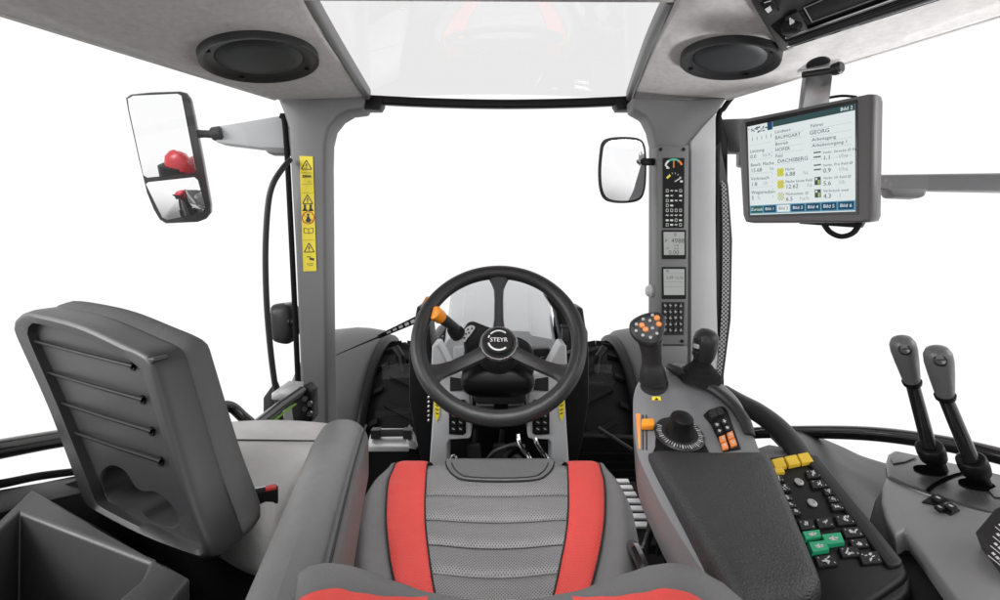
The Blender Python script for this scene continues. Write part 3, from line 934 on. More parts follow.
sml('Fahrer', .63, .145); big('GEORG', .62, .215, .0115); sml('Arbeitsgang', .64, .285); sml('Arbeitsvorgang 1', .64, .345)
for i, (h_, v_, u_) in enumerate((('Fläche', '6.88', 'ha'), ('Fläche heute Feld', '12.62', 'ha'), ('Flächenleist. Ø', '6.5', 'ha/h'))):
    y = .545 + i * .13
    sml(h_, .385, y, .0080); big(v_, .385, y + .06); uni(u_, .385 + .035 * len(v_) + .03, y + .06)
for i, (h_, v_, u_) in enumerate((('Verbr. Strecke Ø Fe', '1.1', 'l/ha'), ('Verbr. Pro Feld Ø', '0.9', 'l/ha'), ('Verbr. l/h Feld Ø', '5.6', 'l/h'), ('Verbrauch total', '4.3', 'l'))):
    y = .425 + i * .125
    sml(h_, .735, y, .0074); big(v_, .735, y + .06); uni(u_, .735 + .035 * len(v_) + .03, y + .06)
mb = MB()
for (u0, u1, vs_) in ((.02, .25, (.215, .385, .54, .695)), (.29, .57, (.155, .22, .29, .35, .47)), (.63, .97, (.165, .235, .305, .37, .47))):
    for v in vs_:
        k = u0
        while k < u1:
            mb.quad(S(k, v), S(k + .010, v), S(k + .010, v + .005), S(k, v + .005)); k += .022
for v in (.32, .36, .5, .55, .64, .72, .80):
    mb.quad(S(.252, v), S(.258, v), S(.258, v + .018), S(.252, v + .018))
mb.build('dotted_lines', 'textg', scr)
for i in range(3):
    y = .515 + i * .128
    mb = MB(); mb.quad(S(.305, y), S(.37, y), S(.37, y + .085), S(.305, y + .085))
    for a_ in range(5):
        for b_ in range(5):
            if (a_ + b_) % 2 == 0:
                u, v = .305 + .013 * a_, y + .017 * b_
                mb.quad(S(u, v, .0007), S(u + .013, v, .0007), S(u + .013, v + .017, .0007), S(u, v + .017, .0007), 1)
    mb.build('field_icon', ['icong', 'screen'] if i == 2 else ['icong', 'gyellow'], scr)
for i in range(4):
    y = .395 + i * .125
    mb = MB()
    if i < 2:
        for a_ in range(5):
            for b_ in range(6):
                if (a_ * 3 + b_ * (1 + i)) % 3 == 0:
                    u, v = .655 + .013 * a_, y + .015 * b_
                    mb.quad(S(u, v), S(u + .012, v), S(u + .012, v + .014), S(u, v + .014))
    else:
        mb.quad(S(.66, y), S(.715, y), S(.715, y + .08), S(.66, y + .08)); mb.quad(S(.69, y + .03, .0008), S(.708, y + .03, .0008), S(.708, y + .075, .0008), S(.69, y + .075, .0008), 1)
        mb.quad(S(.668, y + .01, .0008), S(.685, y + .01, .0008), S(.685, y + .03, .0008), S(.668, y + .03, .0008), 2)
    mb.build('fuel_icon', ['iconb', 'icong', 'screen'], scr)
mb = MB()
for k in range(26):
    u, v = random.uniform(.01, .2), random.uniform(.015, .085)
    w_ = random.uniform(.008, .03)
    mb.quad(S(u, v), S(u + w_, v), S(u + w_, v + .012), S(u, v + .012), random.choice((0, 0, 1)))
mb.quad(S(.215, .0), S(.268, .0), S(.268, .085), S(.215, .085), 2)
for k in range(5):
    mb.quad(S(.05 + .05 * k, .13), S(.055 + .05 * k, .13), S(.055 + .05 * k, .17), S(.05 + .05 * k, .17))
mb.build('status_icons', ['iconb', 'textg', 'tab'], scr)
# bracket
mb = MB()
bp_ = [P(803, 110, 1.09), P(829, 108, 1.03), P(834, 69, 1.03), P(808, 71, 1.09)]
mb.prism(bp_, (.008, .035, 0)); mb.build('post', 'steel', mn, bevel=.004)
mb = MB(); mb.prism([P(797, 74, 1.07), P(836, 69, 1.01), P(841, 62, 1.03), P(804, 68, 1.12)], (0, 0, .008))
cl = mb.build('clamp_plate', 'alu', mn, bevel=.002)
mb = MB(); mb.lathe([(.024, 0), (.022, .003), (.015, .004), (.001, .004)], P(818, 63.5, 1.05), (-.05, -.45, -.9), 20, sy=.8)
mb.tube([P(803, 75, 1.06), P(834, 70.5, 1.01)], .007, 10)
mb.lathe([(.012, 0), (.013, .004), (.013, .014), (.010, .018)], P(833, 70, 1.01), (.5, -1, 0), 14)
mb.build('clamp_knob', 'dark', mn)
mb = MB(); mb.prism([MO(795, 221, -.03), MO(862, 221, -.03), MO(858, 228, -.03), MO(800, 224, -.03)], un * -.02)
mb.build('connector', 'black', mn, bevel=.002)
mb = MB(); mb.tube(catmull([P(824, 224, .98), P(830, 232, .97), P(841, 236.5, .96), P(853, 233, .95), P(860, 223, .95)], 8), .0055, 8)
mb.build('cable', 'matte', mn)
mb = MB(); mb.tube(catmull([P(828, 98, 1.04), P(842, 96, 1.01), P(856, 97, .98)], 5), .003, 6)
mb.build('top_cable', 'matte', mn)

# ================================================================== STEERING WHEEL
wc = V((-.003, 1.12, H - .205)); ta = math.radians(38)
wu = V((0, math.sin(ta), math.cos(ta))); wn = V((0, -math.cos(ta), math.sin(ta))); wx = V((1, 0, 0))
R0 = .187
sw = thing('steering_wheel', 'black three spoke steering wheel with round emblem in front of the seat', 'steering wheel', wc)
def W(r, a_, h=0):
    return wc + (wx * math.cos(a_) + wu * math.sin(a_)) * r + wn * h
mb = MB()
mb.tube([W(R0, 2 * math.pi * k / 96) for k in range(96)], .0178, 18, closed=True)
mb.build('rim', 'rim', sw)
wh_c = wc - wn * .042        # the hub sits below the plane of the rim
def spoke(ang, w_hub, w_mid, w_rim):
    mb = MB()
    d = wx * math.cos(ang) + wu * math.sin(ang); s_ = wn.cross(d)
    loops = []
    for r, w, h, th in ((.030, w_hub, -.036, .022), (.07, w_mid * 1.05, -.034, .016), (.12, w_mid, -.026, .013), (.145, w_mid * 1.1, -.017, .013), (.160, w_rim * .7, -.010, .015), (.173, w_rim, -.003, .018), (.184, w_rim * 1.2, 0, .018)):
        c = wc + d * r + wn * h
        loops.append([c + s_ * (w / 2 * a_) + wn * (th * b_ - th / 2) for a_, b_ in ((1, .35), (.82, .9), (.3, 1), (-.3, 1), (-.82, .9), (-1, .35), (-.8, 0), (.8, 0))])
    mb.loft(loops)
    return mb.build('spoke', 'rim', sw, ang=45)
spoke(math.radians(90), .034, .023, .055)
spoke(math.radians(210), .040, .034, .062)
spoke(math.radians(330), .040, .034, .062)
def WH(r, a_, h=0):
    return W(r, a_, h - .042)
mb = MB()
mb.lathe([(.052, -.045), (.050, -.02), (.047, .004), (.043, .016), (.036, .024), (.034, .022)], wh_c, wn, 48)
hb = mb.build('hub', 'dark', sw)
mb = MB(); mb.lathe([(.045, .010), (.046, .014), (.0435, .0185), (.0415, .0185)], wh_c, wn, 48)
mb.build('hub_ring', 'darksteel', hb)
for k in range(5):
    a_ = math.radians(-160 + 35 * k)
    mb = MB(); mb.lathe([(.0035, 0), (.0035, .004), (.001, .0042)], WH(.045, a_, .013), wn, 10); mb.build('hub_screw', 'black', hb)
mb = MB(); mb.lathe([(.034, .018), (.034, .026), (.031, .029), (.001, .031)], wh_c, wn, 48)
em = mb.build('emblem', 'badge', sw)
mb = MB()
for r, a0, a1, w in ((.0250, 48, 140, .0036), (.0250, 150, 166, .0036), (.0250, 196, 312, .0042)):
    for k in range(14):
        t0, t1 = math.radians(a0 + (a1 - a0) * k / 14), math.radians(a0 + (a1 - a0) * (k + 1) / 14)
        mb.quad(WH(r - w / 2, t0, .0312), WH(r + w / 2, t0, .0312), WH(r + w / 2, t1, .0312), WH(r - w / 2, t1, .0312))
mb.text('STEYR', wh_c + wn * .0322 - wu * .0045, wx, wu, .0150, 0, 'CENTER')
mb.text('STEYR', wh_c + wn * .0321 - wu * .0042 + wx * .0006, wx, wu, .0150, 0, 'CENTER')
mb.build('emblem_lettering', 'white', em)

# ================================================================== STEERING COLUMN AND DASH
co = thing('dashboard', 'black and grey steering column dashboard behind the steering wheel', 'dashboard', V((0, 1.35, H - .7)))
mb = MB()
sh = [(462, 330), (468, 321), (474, 321), (492, 328), (505, 333), (522, 338), (530, 343), (533.5, 351), (534.5, 374), (529, 383), (515, 386.5), (480, 386.5), (467, 385), (461, 377), (464, 350)]
mb.prism(pts(sh, 1.22), (0, .12, -.03))
cs_ = mb.build('column_shroud', 'black', co, bevel=.010, seg=3)
mb = MB()
mb.loft([rrect(P(497.5, y, D), V((1, 0, 0)), V((0, .8, .6)), w, .05, .02, 4) for y, D, w in ((362, 1.18, .10), (372, 1.17, .17), (380, 1.175, .18), (386, 1.19, .172), (389, 1.22, .14))])
mb.build('column_tray', 'black', co, ang=50)
mb = MB()
o_ = [P(p.x, p.y, 1.214) for p in catmull([V((461.5, 338, 0)), V((464, 330, 0)), V((470, 325.5, 0)), V((475, 327, 0)), V((472.5, 332, 0)), V((467.5, 338, 0)), V((464.5, 342, 0))], 4, True)]
mb.prism(o_, (0, .001, 0))
st_ = mb.build('switch_sticker', 'white', cs_)
mb = MB()
for x, y in ((464.5, 338), (466, 334), (469, 333), (468, 329.5), (472, 328.5)):
    mb.quad(P(x - 1, y - .8, 1.213), P(x + 1, y - 1, 1.213), P(x + .8, y + .8, 1.213), P(x - 1, y + .8, 1.213))
mb.build('sticker_symbols', 'ink', st_)
# multi-function stalk
stk = thing('indicator_stalk', 'grey lever with orange tip left of the steering wheel hub', 'lever', P(463, 333, 1.215))
mb = MB()
b0, b1 = P(458, 334, 1.215), P(449, 325.5, 1.185)
mb.lathe([(.020, 0), (.016, .004), (.020, .008), (.015, .013), (.018, .017), (.013, .022), (.016, .026), (.012, .034)], b0, b1 - b0, 20)
mb.build('bellows', 'matte', stk)
mb = MB(); mb.tube([P(457, 329, 1.20), P(448, 322.5, 1.18), P(441, 317.5, 1.165)], [.011, .013, .0145], 14)
mb.build('stem', 'dark', stk)
mb = MB(); mb.tube([P(442.5, 318.5, 1.168), P(441, 317.5, 1.165), P(434.5, 312.5, 1.15), P(433.5, 312, 1.148)], [.0135, .0165, .0175, .014], 14)
mb.build('tip', 'orange', stk)
# side panels of the dash
def dash_panel(s):
    X = (lambda x: x) if s < 0 else (lambda x: 998.5 - x)
    D = 1.36
    mb = MB()
    mb.prism([P(X(x), y, D) for x, y in ((438, 345), (452, 372), (464, 374), (470, 384), (471, 436), (469, 439), (449, 440), (447, 444), (447, 500), (427, 500), (431, 440), (433.5, 400), (431, 370), (432, 345))], (0, .10, 0))
    o = mb.build('side_panel', 'hood', co, bevel=.008, seg=3)
    mb = MB(); mb.prism([P(X(x), y, D - .004) for x, y in ((449, 400), (464.5, 400), (466, 403), (466, 433), (463, 435), (449, 434))], (0, .004, 0))
    q = mb.build('switch_plate', 'black', o)
    for k in range(8):
        x, y = X(453.5 + (k % 2) * 7), 409 + (k // 2) * 6.6
        mb = MB(); mb.box(P(x, y, D - .006), (.014, .006, .013)); stroke(mb, P(x - 1.3, y - .6, D - .0095), P(x + 1.2, y + .8, D - .0095), .0025, BK, 1)
        mb.build('rocker', ['keycap', 'greyprint'], q, bevel=.0)
    mb = MB(); mb.prism([P(X(x), y, D - .004) for x, y in ((450, 377), (463, 379), (465, 390), (450, 391))], (0, .004, 0))
    mb.box(P(X(457), 388, D - .006), (.03, .006, .007))
    mb.build('vent_slot', 'dark', o)
    mb = MB(); mb.prism([P(X(x), y, D - .003) for x, y in ((433.5, 398), (440, 404), (439, 417), (436.5, 422), (434.5, 415))], (0, .003, 0))
    for k in range(3):
        stroke(mb, P(X(435.5), 405 + k * 4, D - .0034), P(X(438.5), 406 + k * 4, D - .0034), .003, BK, 1)
    mb.build('caution_sticker', ['yellow', 'ink'], o)
dash_panel(-1); dash_panel(1)
# black surround
mb = MB()
cw = [(417, 306), (409, 350), (409, 400), (416, 440), (428, 490), (570, 490), (583, 440), (589, 400), (589, 350), (583, 308), (567, 306), (548, 292), (546, 297), (556, 312), (563, 345), (566, 374), (434, 374), (432, 350), (430, 330), (428, 312)]
mb.prism(pts(cw, 1.52), (0, .12, 0))
mb.build('surround', 'black', co, bevel=.006)
mb = MB()
mb.prism(pts([(473, 386), (527, 386), (526, 402), (522, 405), (478, 405), (474, 402)], 1.30), (0, .08, 0))
mb.build('column_cover', 'dark', co, bevel=.008)
for q_ in ([(475, 407), (494, 407), (493, 420), (476, 420)], [(508, 407), (525, 406), (525, 420), (509, 420)]):
    MB().prism(pts(q_, 1.33), (0, .05, 0)).build('column_bracket', 'dark', co, bevel=.004)
mb = MB()
for x0, y0, x1, y1 in ((432, 354, 436, 338), (437, 352, 441, 337)):
    mb.prism(pts([(x0 - 1.5, y0), (x0 + 2, y0), (x1 + 2, y1), (x1, y1)], 1.50), (0, .03, 0))
mb.build('cowl_bracket', 'dark', co, bevel=.002)
mb = MB(); mb.prism(pts([(533, 349), (548, 348.5), (552, 352), (552, 366), (534, 366)], 1.50), (0, .06, 0))
mb.build('cowl_box', 'black', co, bevel=.004)
mb = MB(); mb.tube(catmull([P(540, 366, 1.48), P(556, 357, 1.5), P(573, 350, 1.52)], 5), .012, 8); mb.tube(catmull([P(538, 360, 1.47), P(556, 353, 1.5), P(572, 352, 1.51)], 5), .005, 8)
mb.build('hose', 'gloss', co)
mb = MB(); mb.box(P(565, 333, 1.5), (.02, .03, .05)); mb.box(P(566.5, 326, 1.49), (.035, .02, .012))
mb.build('connector', 'dark', co, bevel=.003)
mb = MB()
for k in range(6):
    mb.lathe([(.0045, 0), (.0045, .005), (.002, .006)], P(429.5, 397 + k * 4.6, 1.47), (-.5, -1, 0), 8)
mb.build('terminal_row', 'steel', co)

# pedals, rods and cables in the footwell
def rod(label, p_, r_, m, name='pedal_rod', cat='rod', group=None):
    mb = MB(); mb.tube(catmull(p_, 6), r_, 10)
    return tag(mb.build(name, m), label, cat, group)
rod('bright bent steel rod nearer the steering column in the footwell', [P(518, 434, 1.28), P(519, 442, 1.27), P(523, 450, 1.24), P(529, 457, 1.2), P(532, 468, 1.17)], .0055, 'chrome', 'pedal_rod', 'rod', 'bent rods in the footwell')
rod('bright bent steel rod close to the right grey dash panel', [P(535, 438, 1.28), P(537, 444, 1.27), P(541, 451, 1.24), P(547, 458, 1.2), P(550, 469, 1.17)], .0055, 'chrome', 'pedal_rod', 'rod', 'bent rods in the footwell')
for x, lb in ((474, 'black rubber pedal pad left of the cables under the dash'), (500, 'small black pedal directly below the steering column')):
    t = thing('foot_pedal', lb, 'pedal', P(x, 450, 1.42), 'foot pedals')
    mb = MB(); mb.prism(pts([(x - 7, 445), (x + 6, 444), (x + 8, 462), (x - 7, 463)], 1.42), (0, .02, 0)); mb.build('pad', 'dark', t, bevel=.006)
    mb = MB(); mb.tube([P(x, 452, 1.45), P(x + 2, 430, 1.50)], .009, 8); mb.build('arm', 'black', t)
for i, q_ in enumerate(([(486, 462), (494, 452), (508, 446), (517, 444)], [(500, 466), (507, 454), (515, 447), (524, 446)], [(508, 466), (516, 456), (523, 462), (528, 470)])):
    rod(('grey cable arching over the left pedal in the footwell', 'grey cable looping towards the bright rods in the footwell', 'short grey cable near the seat front in the footwell')[i],
        [P(x, y, 1.34 - .02 * k) for k, (x, y) in enumerate(q_)], .006, 'dark', 'footwell_cable', 'cable', 'cables in the footwell')

# ================================================================== OUTSIDE: hood, fenders, wheels, wiper, marker
hd_ = thing('engine_hood', 'light grey engine hood beyond the windscreen behind the steering wheel', 'hood', V((0, 2.4, H - .6)))
mb = MB()
def hood_sec(y, w, z, drop):
    prof = [(-1, -drop), (-1, -.14), (-.97, -.06), (-.9, -.02), (-.7, -.004), (-.66, .012), (0, .018), (.5, .012), (.55, -.004), (.9, -.02), (.97, -.06), (1, -.14), (1, -drop)]
    return [V((w * a_, y, H + z + b_)) for a_, b_ in prof]
mb.loft([hood_sec(1.96, .235, -.345, .5), hood_sec(2.0, .24, -.335, .5), hood_sec(2.4, .27, -.295, .5), hood_sec(2.9, .31, -.235, .5), hood_sec(3.3, .335, -.195, .5), hood_sec(3.42, .31, -.21, .5)], True, closed=False)
mb.poly([V(p) for p in hood_sec(1.96, .235, -.345, .5)])
mb.build('shell', 'hood', hd_, bevel=.0, ang=28)
mb = MB(); mb.prism([V((-.19, 1.945, H - .39)), V((.15, 1.945, H - .39)), V((.16, 1.955, H - .52)), V((-.19, 1.955, H - .52))], (0, .02, 0)); mb.build('rear_panel', 'hood', hd_, bevel=.012)
mb = MB(); mb.box((.33, 2.3, H - .45), (.10, .5, .25)); mb.box((-.30, 2.3, H - .50), (.06, .5, .22)); mb.build('side_intake', 'black', hd_, bevel=.03)

def front_corner(s):
    Xc = s * .62
    fn_ = thing('front_fender', 'large grey curved front fender with lugged tyre right of the left pillar' if s < 0 else 'dark grey front fender with lugged tyre behind the thumb-button joystick', 'fender', V((s * .85, 2.9, H - .7)), 'front fenders')
    cy, cz = 3.0, H - 1.20
    def arcp(r, x, a0=68, a1=192, n=22):
        return [V((x, cy + r * math.cos(math.radians(a0 + (a1 - a0) * k / n)), cz + r * math.sin(math.radians(a0 + (a1 - a0) * k / n)))) for k in range(n + 1)]
    x0 = s * .725; x1 = s * 1.12
    mb = MB(); mb.loft([arcp(.60, x0), arcp(.66, x0 + s * .004), arcp(.685, x0 + s * .03), arcp(.70, x0 + s * .12), arcp(.705, (x0 + x1) / 2), arcp(.69, x1 - s * .04), arcp(.64, x1)], False, closed=False)
    mb.build('skin', 'fender', fn_, thick=.008, ang=50)
    mb = MB(); mb.tube(arcp(.63, x0 - s * .012), .034, 12); mb.build('edge_bead', 'black', fn_)
    mb = MB(); mb.tube([V((s * .60, 2.75, cz + .64)), V((s * .56, 2.72, cz + .60)), V((s * .5, 2.7, cz + .3)), V((s * .4, 2.7, cz + .2))], .022, 8); mb.build('support', 'black', fn_)
    mb = MB(); mb.lathe([(.34, -.15), (.42, -.19), (.52, -.20), (.575, -.17), (.59, -.08), (.59, .08), (.575, .17), (.52, .20), (.42, .19), (.34, .15)], (Xc, cy, cz), (1, 0, 0), 64)
    for k in range(22):
        for sd in (-1, 1):
            a_ = 2 * math.pi * (k + .5 * (sd > 0)) / 22
            def pt(r, x, da):
                return V((Xc + x, cy + r * math.cos(a_ + da), cz + r * math.sin(a_ + da)))
            b = [pt(.575, sd * .01, 0), pt(.575, sd * .01, .05), pt(.555, sd * .205, .20), pt(.555, sd * .205, .13)]
            t_ = [pt(.625, sd * .012, .004), pt(.625, sd * .012, .046), pt(.605, sd * .20, .19), pt(.605, sd * .20, .14)]
            mb.loft([b, t_])
    ty = mb.build('tyre', 'tyre', fn_, ang=30)
    mb = MB(); mb.lathe([(.345, s * -.02), (.345, s * -.15), (.325, s * -.15), (.31, s * -.06), (.16, s * -.03), (.15, s * -.09), (.03, s * -.10)], (Xc, cy, cz), (1, 0, 0), 40)
    mb.build('rim', 'rimgrey', ty)
front_corner(-1); front_corner(1)

wp = thing('windscreen_wiper', 'black slotted wiper arm in front of the left fender', 'wiper', P(412, 322, 1.93))
mb = MB(); mb.tube([P(336, 355, 1.93), P(360, 344.5, 1.93), P(382, 335.5, 1.93)], [.003, .006, .008], 8, flat=.6); mb.build('blade', 'black', wp)
mb = MB()
p0, p1 = P(378, 337, 1.925), P(418, 319, 1.925)
dv = (p1 - p0).normalized(); sv = dv.cross(BK).normalized()
mb.prism([p0 + sv * .008, p0 - sv * .008, p1 - sv * .014, p1 + sv * .014], (0, .012, 0)); ar = mb.build('arm', 'black', wp, bevel=.002)
mb = MB()
for k in range(5):
    t = .22 + .15 * k
    c0, c1 = lerp(p0, p1, t), lerp(p0, p1, t + .10)
    w_ = .003 + .004 * t
    mb.quad(*[q + V((0, -.001, 0)) for q in (c0 + sv * w_, c0 - sv * w_, c1 - sv * w_, c1 + sv * w_)])
mb.build('slot', 'white', ar)
ml = thing('marker_lamp', 'small orange marker lamp outside the windscreen left of the wheel rim', 'lamp', P(423, 303, 2.0))
mb = MB(); mb.prism(pts([(419, 308), (426, 296.5), (428.5, 298), (428, 302), (423.5, 311), (420, 310.5)], 2.0), (0, .04, 0)); mb.build('lens', 'orange', ml, bevel=.004)
mb = MB(); mb.prism(pts([(425, 311), (429, 303), (432, 306), (428, 315)], 2.01), (0, .03, 0)); mb.build('base', 'black', ml, bevel=.003)

sp = thing('step_plate', 'bright ribbed metal step plate below the left fender', 'step', P(390, 440, 1.74))
mb = MB(); mb.prism([P(372, 428, 1.76), P(411, 428, 1.76), P(409, 446, 1.66), P(367, 446, 1.66)], (0, 0, -.02)); mb.build('plate', 'alu', sp, bevel=.003)
mb = MB(); mb.tube([P(376, 433, 1.70), P(408, 432.5, 1.70)], .013, 10); mb.box(P(376, 433, 1.70), (.03, .03, .03)); mb.box(P(408, 433, 1.70), (.03, .03, .03)); mb.build('latch_bar', 'dark', sp)
mb = MB(); mb.prism([P(408, 426, 1.72), P(418, 446, 1.68), P(416, 450, 1.68), P(405, 448, 1.66)], (0, .03, 0)); mb.build('end_cap', 'steel', sp, bevel=.003)

fv = thing('floor_vent', 'bright slatted floor vent between seat and armrest console', 'vent', V((.33, 1.25, H - .67)))
mb = MB(); mb.box((.31, 1.24, H - .68), (.16, .30, .02)); mb.build('base', 'matte', fv)
for k in range(7):
    D = 1.36 - k * .036
    mb = MB(); mb.box((.305, D, H - .655), (.12, .020, .006)); mb.build('slat', 'alu', fv, bevel=.001)
rod('dark steel rod slanting beneath the right fender', [P(598, 428, 1.72), P(612, 437, 1.70), P(632, 450, 1.66)], .007, 'dark', 'linkage_rod', 'rod')

# ================================================================== DRIVER SEAT
ds = thing('driver_seat', 'grey leather driver seat with two red stripes and quilted centre', 'seat', V((0, .75, 0)))
sp0, spn = V((0, 1.0, H - .447)), V((0, -.27, 1)).normalized()
rows_py = [464, 480, 500, 520, 540, 560, 580, 600, 630, 670]
cols = {
    'oL': [389, 372, 360, 352.5, 349, 348, 348, 349, 353, 360], 'rL0': [394.5, 388.5, 386.5, 386, 387.5, 390, 394, 398.5, 407, 420],
    'rL1': [427, 426, 425, 425.3, 427, 429.5, 432.5, 436.5, 443, 453], 'rR1': [567.5, 568, 568.5, 567.5, 565, 561, 557, 552, 545, 536],
    'rR0': [600, 604, 605, 604.5, 602, 598, 593, 588, 579, 567], 'oR': [606, 620, 630, 635.5, 637.5, 637.5, 636.5, 634, 630, 622]}
def colx(name, py):
    L = cols[name]
    for i in range(len(rows_py) - 1):
        if py <= rows_py[i + 1]:
            t = (py - rows_py[i]) / (rows_py[i + 1] - rows_py[i])
            a_ = [L[max(i - 1, 0)], L[i], L[i + 1], L[min(i + 2, len(L) - 1)]]
            return .5 * (2 * a_[1] + (-a_[0] + a_[2]) * t + (2 * a_[0] - 5 * a_[1] + 4 * a_[2] - a_[3]) * t * t + (-a_[0] + 3 * a_[1] - 3 * a_[2] + a_[3]) * t ** 3)
    return L[-1]
SEAMS = [464, 493, 517, 541.5, 570.5, 602, 640, 670]
def seat_pt(u_of, v, dz):
    """v<0 rolls over the front lip; v 0..1 runs to the rear"""
    py = 464 + (670 - 464) * max(v, 0)
    p = onp(u_of(py), py, sp0, spn)
    if v < 0:
        a_ = min(1, -v) * 2.0
        q = onp(u_of(464), 464, sp0, spn)
        p = q + V((q.x * -.05 * a_, .035 * math.sin(min(a_, 1.57)), -.035 * (1 - math.cos(min(a_, 1.57))) - max(0, a_ - 1.57) * .25))
    return p + V((0, 0, dz))
def vv(t, n0=.16):      # grid parameter -> v
    return (t - n0) / (1 - n0) if t > n0 else (t - n0) / n0
def band(a_, b_, prof):
    def fn(u, t):
        v = vv(t)
        p = seat_pt(lambda py: colx(a_, py) + (colx(b_, py) - colx(a_, py)) * u, v, 0)
        return p + V((0, 0, prof(u, v)))
    return fn
def quilt(u, v):
    py = 464 + 206 * max(v, 0)
    dz = 0
    if v > 0:
        for i in range(len(SEAMS) - 1):
            if SEAMS[i] <= py <= SEAMS[i + 1]:
                t = (py - SEAMS[i]) / (SEAMS[i + 1] - SEAMS[i])
                dz = .0075 * (1 - (2 * t - 1) ** 4)
    return dz - .004 - .010 * (1 - (2 * u - 1) ** 2) * max(0, min(1, v * 3)) - .003 * (abs(2 * u - 1) ** 8)
mb = MB(); mb.grid(band('rL1', 'rR1', quilt), 36, 130); cp = mb.build('centre_panel', 'quilt', ds, ang=80)
mb = MB()
for py in SEAMS[1:6]:
    q_ = [onp(colx('rL1', py) + (colx('rR1', py) - colx('rL1', py)) * k / 24, py, sp0, spn) + V((0, 0, quilt(k / 24, (py - 464) / 206) + .0005)) for k in range(25)]
    mb.tube(q_, .0012, 6)
mb.build('seam', 'seam', cp)
edge = lambda u: -.005 * (abs(2 * u - 1) ** 6)
for a_, b_ in (('rL0', 'rL1'), ('rR1', 'rR0')):
    mb = MB(); mb.grid(band(a_, b_, lambda u, v: edge(u) + .004), 10, 70); rs = mb.build('red_stripe', 'red', ds, ang=80)
for nm_ in ('rL0', 'rL1', 'rR1', 'rR0'):
    mb = MB(); mb.tube([seat_pt(lambda py: colx(nm_, py), vv(k / 70), 0) for k in range(71)], .0018, 6); mb.build('piping', 'seam', ds)
def bol(out, inn, s):
    def fn(u, t):        # u 0 inner .. .62 outer edge .. 1 down the side
        v = vv(t)
        k = min(u / .62, 1)
        p = seat_pt(lambda py: colx(inn, py) + (colx(out, py) - colx(inn, py)) * k, v, 0)
        dz = .012 * math.sin(math.pi * min(k, 1) * .8) * min(1, max(0, v * 5)) - .005 * (1 - k) ** 6
        if k > .6:
            dz -= .016 * ((k - .6) / .4) ** 2
        if u > .62:
            w = (u - .62) / .38
            dz -= .006 + .17 * w ** 1.2
            p = p + V((s * .010 * math.sin(math.pi * w), 0, 0))
        return p + V((0, 0, dz))
    return MB().grid(fn, 26, 70).build('bolster', 'leather', ds, ang=80)
bol('oL', 'rL0', -1); bol('oR', 'rR0', 1)
# front flap with double piping
fo = [(446, 463.5), (448, 470), (454, 477), (465, 481.5), (500, 483), (535, 481.5), (546, 477), (552, 470), (554, 463.5)]
fc = catmull([onp(x, y, sp0, spn) for x, y in fo], 5)
mb = MB()
topl = [p + V((0, 0, .004)) for p in fc]
ctr = onp(500, 468, sp0, spn)
front_l = [V((lerp(fc[0], fc[-1], k / (len(fc) - 1)).x, fc[0].y + .03, fc[0].z - .024)) for k in range(len(fc))]
def flap(u, v):
    i = u * (len(fc) - 1); a_ = min(int(i), len(fc) - 2)
    e0 = lerp(topl[a_], topl[a_ + 1], i - a_); f0 = lerp(fc[0], fc[-1], u) + V((0, 0, .004))
    return lerp(e0, f0, v * 1.25) if v < .8 else lerp(f0, f0 + V((0, .03, -.03)), (v - .8) * 5) + V((0, 0, .012 * math.sin(math.pi * (v - .8) * 5)))
mb.grid(flap, 44, 16); ff = mb.build('front_flap', 'flap', ds, ang=80, thick=.004)
mb = MB(); mb.tube([p + V((0, 0, .004)) for p in fc], .0022, 6); mb.tube([lerp(p, ctr, .10) + V((0, 0, .007)) for p in fc[2:-2]], .0012, 6); mb.build('flap_piping', 'seam', ff)
mb = MB(); mb.tube(catmull([P(452, 464, 1.01), P(451, 459, 1.02), P(453, 455.5, 1.02), P(456, 456.5, 1.02), P(456.5, 460, 1.02)], 5), .0025, 8); mb.build('hook', 'chrome', ds)
mb = MB(); mb.prism([V((-.20, .45, H - .58)), V((.20, .45, H - .58)), V((.17, .96, H - .56)), V((-.17, .96, H - .56))], (0, 0, -.14)); mb.build('seat_pan', 'black', ds, bevel=.02)
mb = MB(); mb.prism([V((-.17, .45, 0.0)), V((.17, .45, 0)), V((.17, .90, 0)), V((-.17, .90, 0))], (0, 0, H - .71)); mb.build('suspension_base', 'matte', ds, bevel=.02)
# backrest
def zs(x):
    L = [(0, -.334), (.03, -.333), (.072, -.3275), (.10, -.319), (.125, -.3105), (.148, -.304), (.168, -.3015), (.188, -.305), (.212, -.318), (.238, -.338), (.262, -.366), (.29, -.42)]
    x = abs(x)
    for i in range(len(L) - 1):
        if x <= L[i + 1][0]:
            t = (x - L[i][0]) / (L[i + 1][0] - L[i][0]); t = t * t * (3 - 2 * t) * .5 + t * .5
            return L[i][1] + (L[i + 1][1] - L[i][1]) * t
    return L[-1][1]
prof = [(.52, -.20), (.508, -.12), (.496, -.06), (.482, -.018), (.468, -.003), (.455, 0), (.43, -.003), (.40, -.006), (.36, -.008), (.30, -.010), (.24, -.02), (.20, -.06), (.19, -.16)]
def br(x, t):
    i = t * (len(prof) - 1); a_ = min(int(i), len(prof) - 2); k = i - a_
    y = prof[a_][0] + (prof[a_ + 1][0] - prof[a_][0]) * k; dz = prof[a_][1] + (prof[a_ + 1][1] - prof[a_][1]) * k
    return V((x, y - .05 * max(0, .14 - abs(x)), H + zs(x) + dz))
mb = MB(); mb.grid(lambda u, t: br(-.29 + .58 * u, t), 64, 60); mb.build('backrest', 'leather', ds, ang=80)
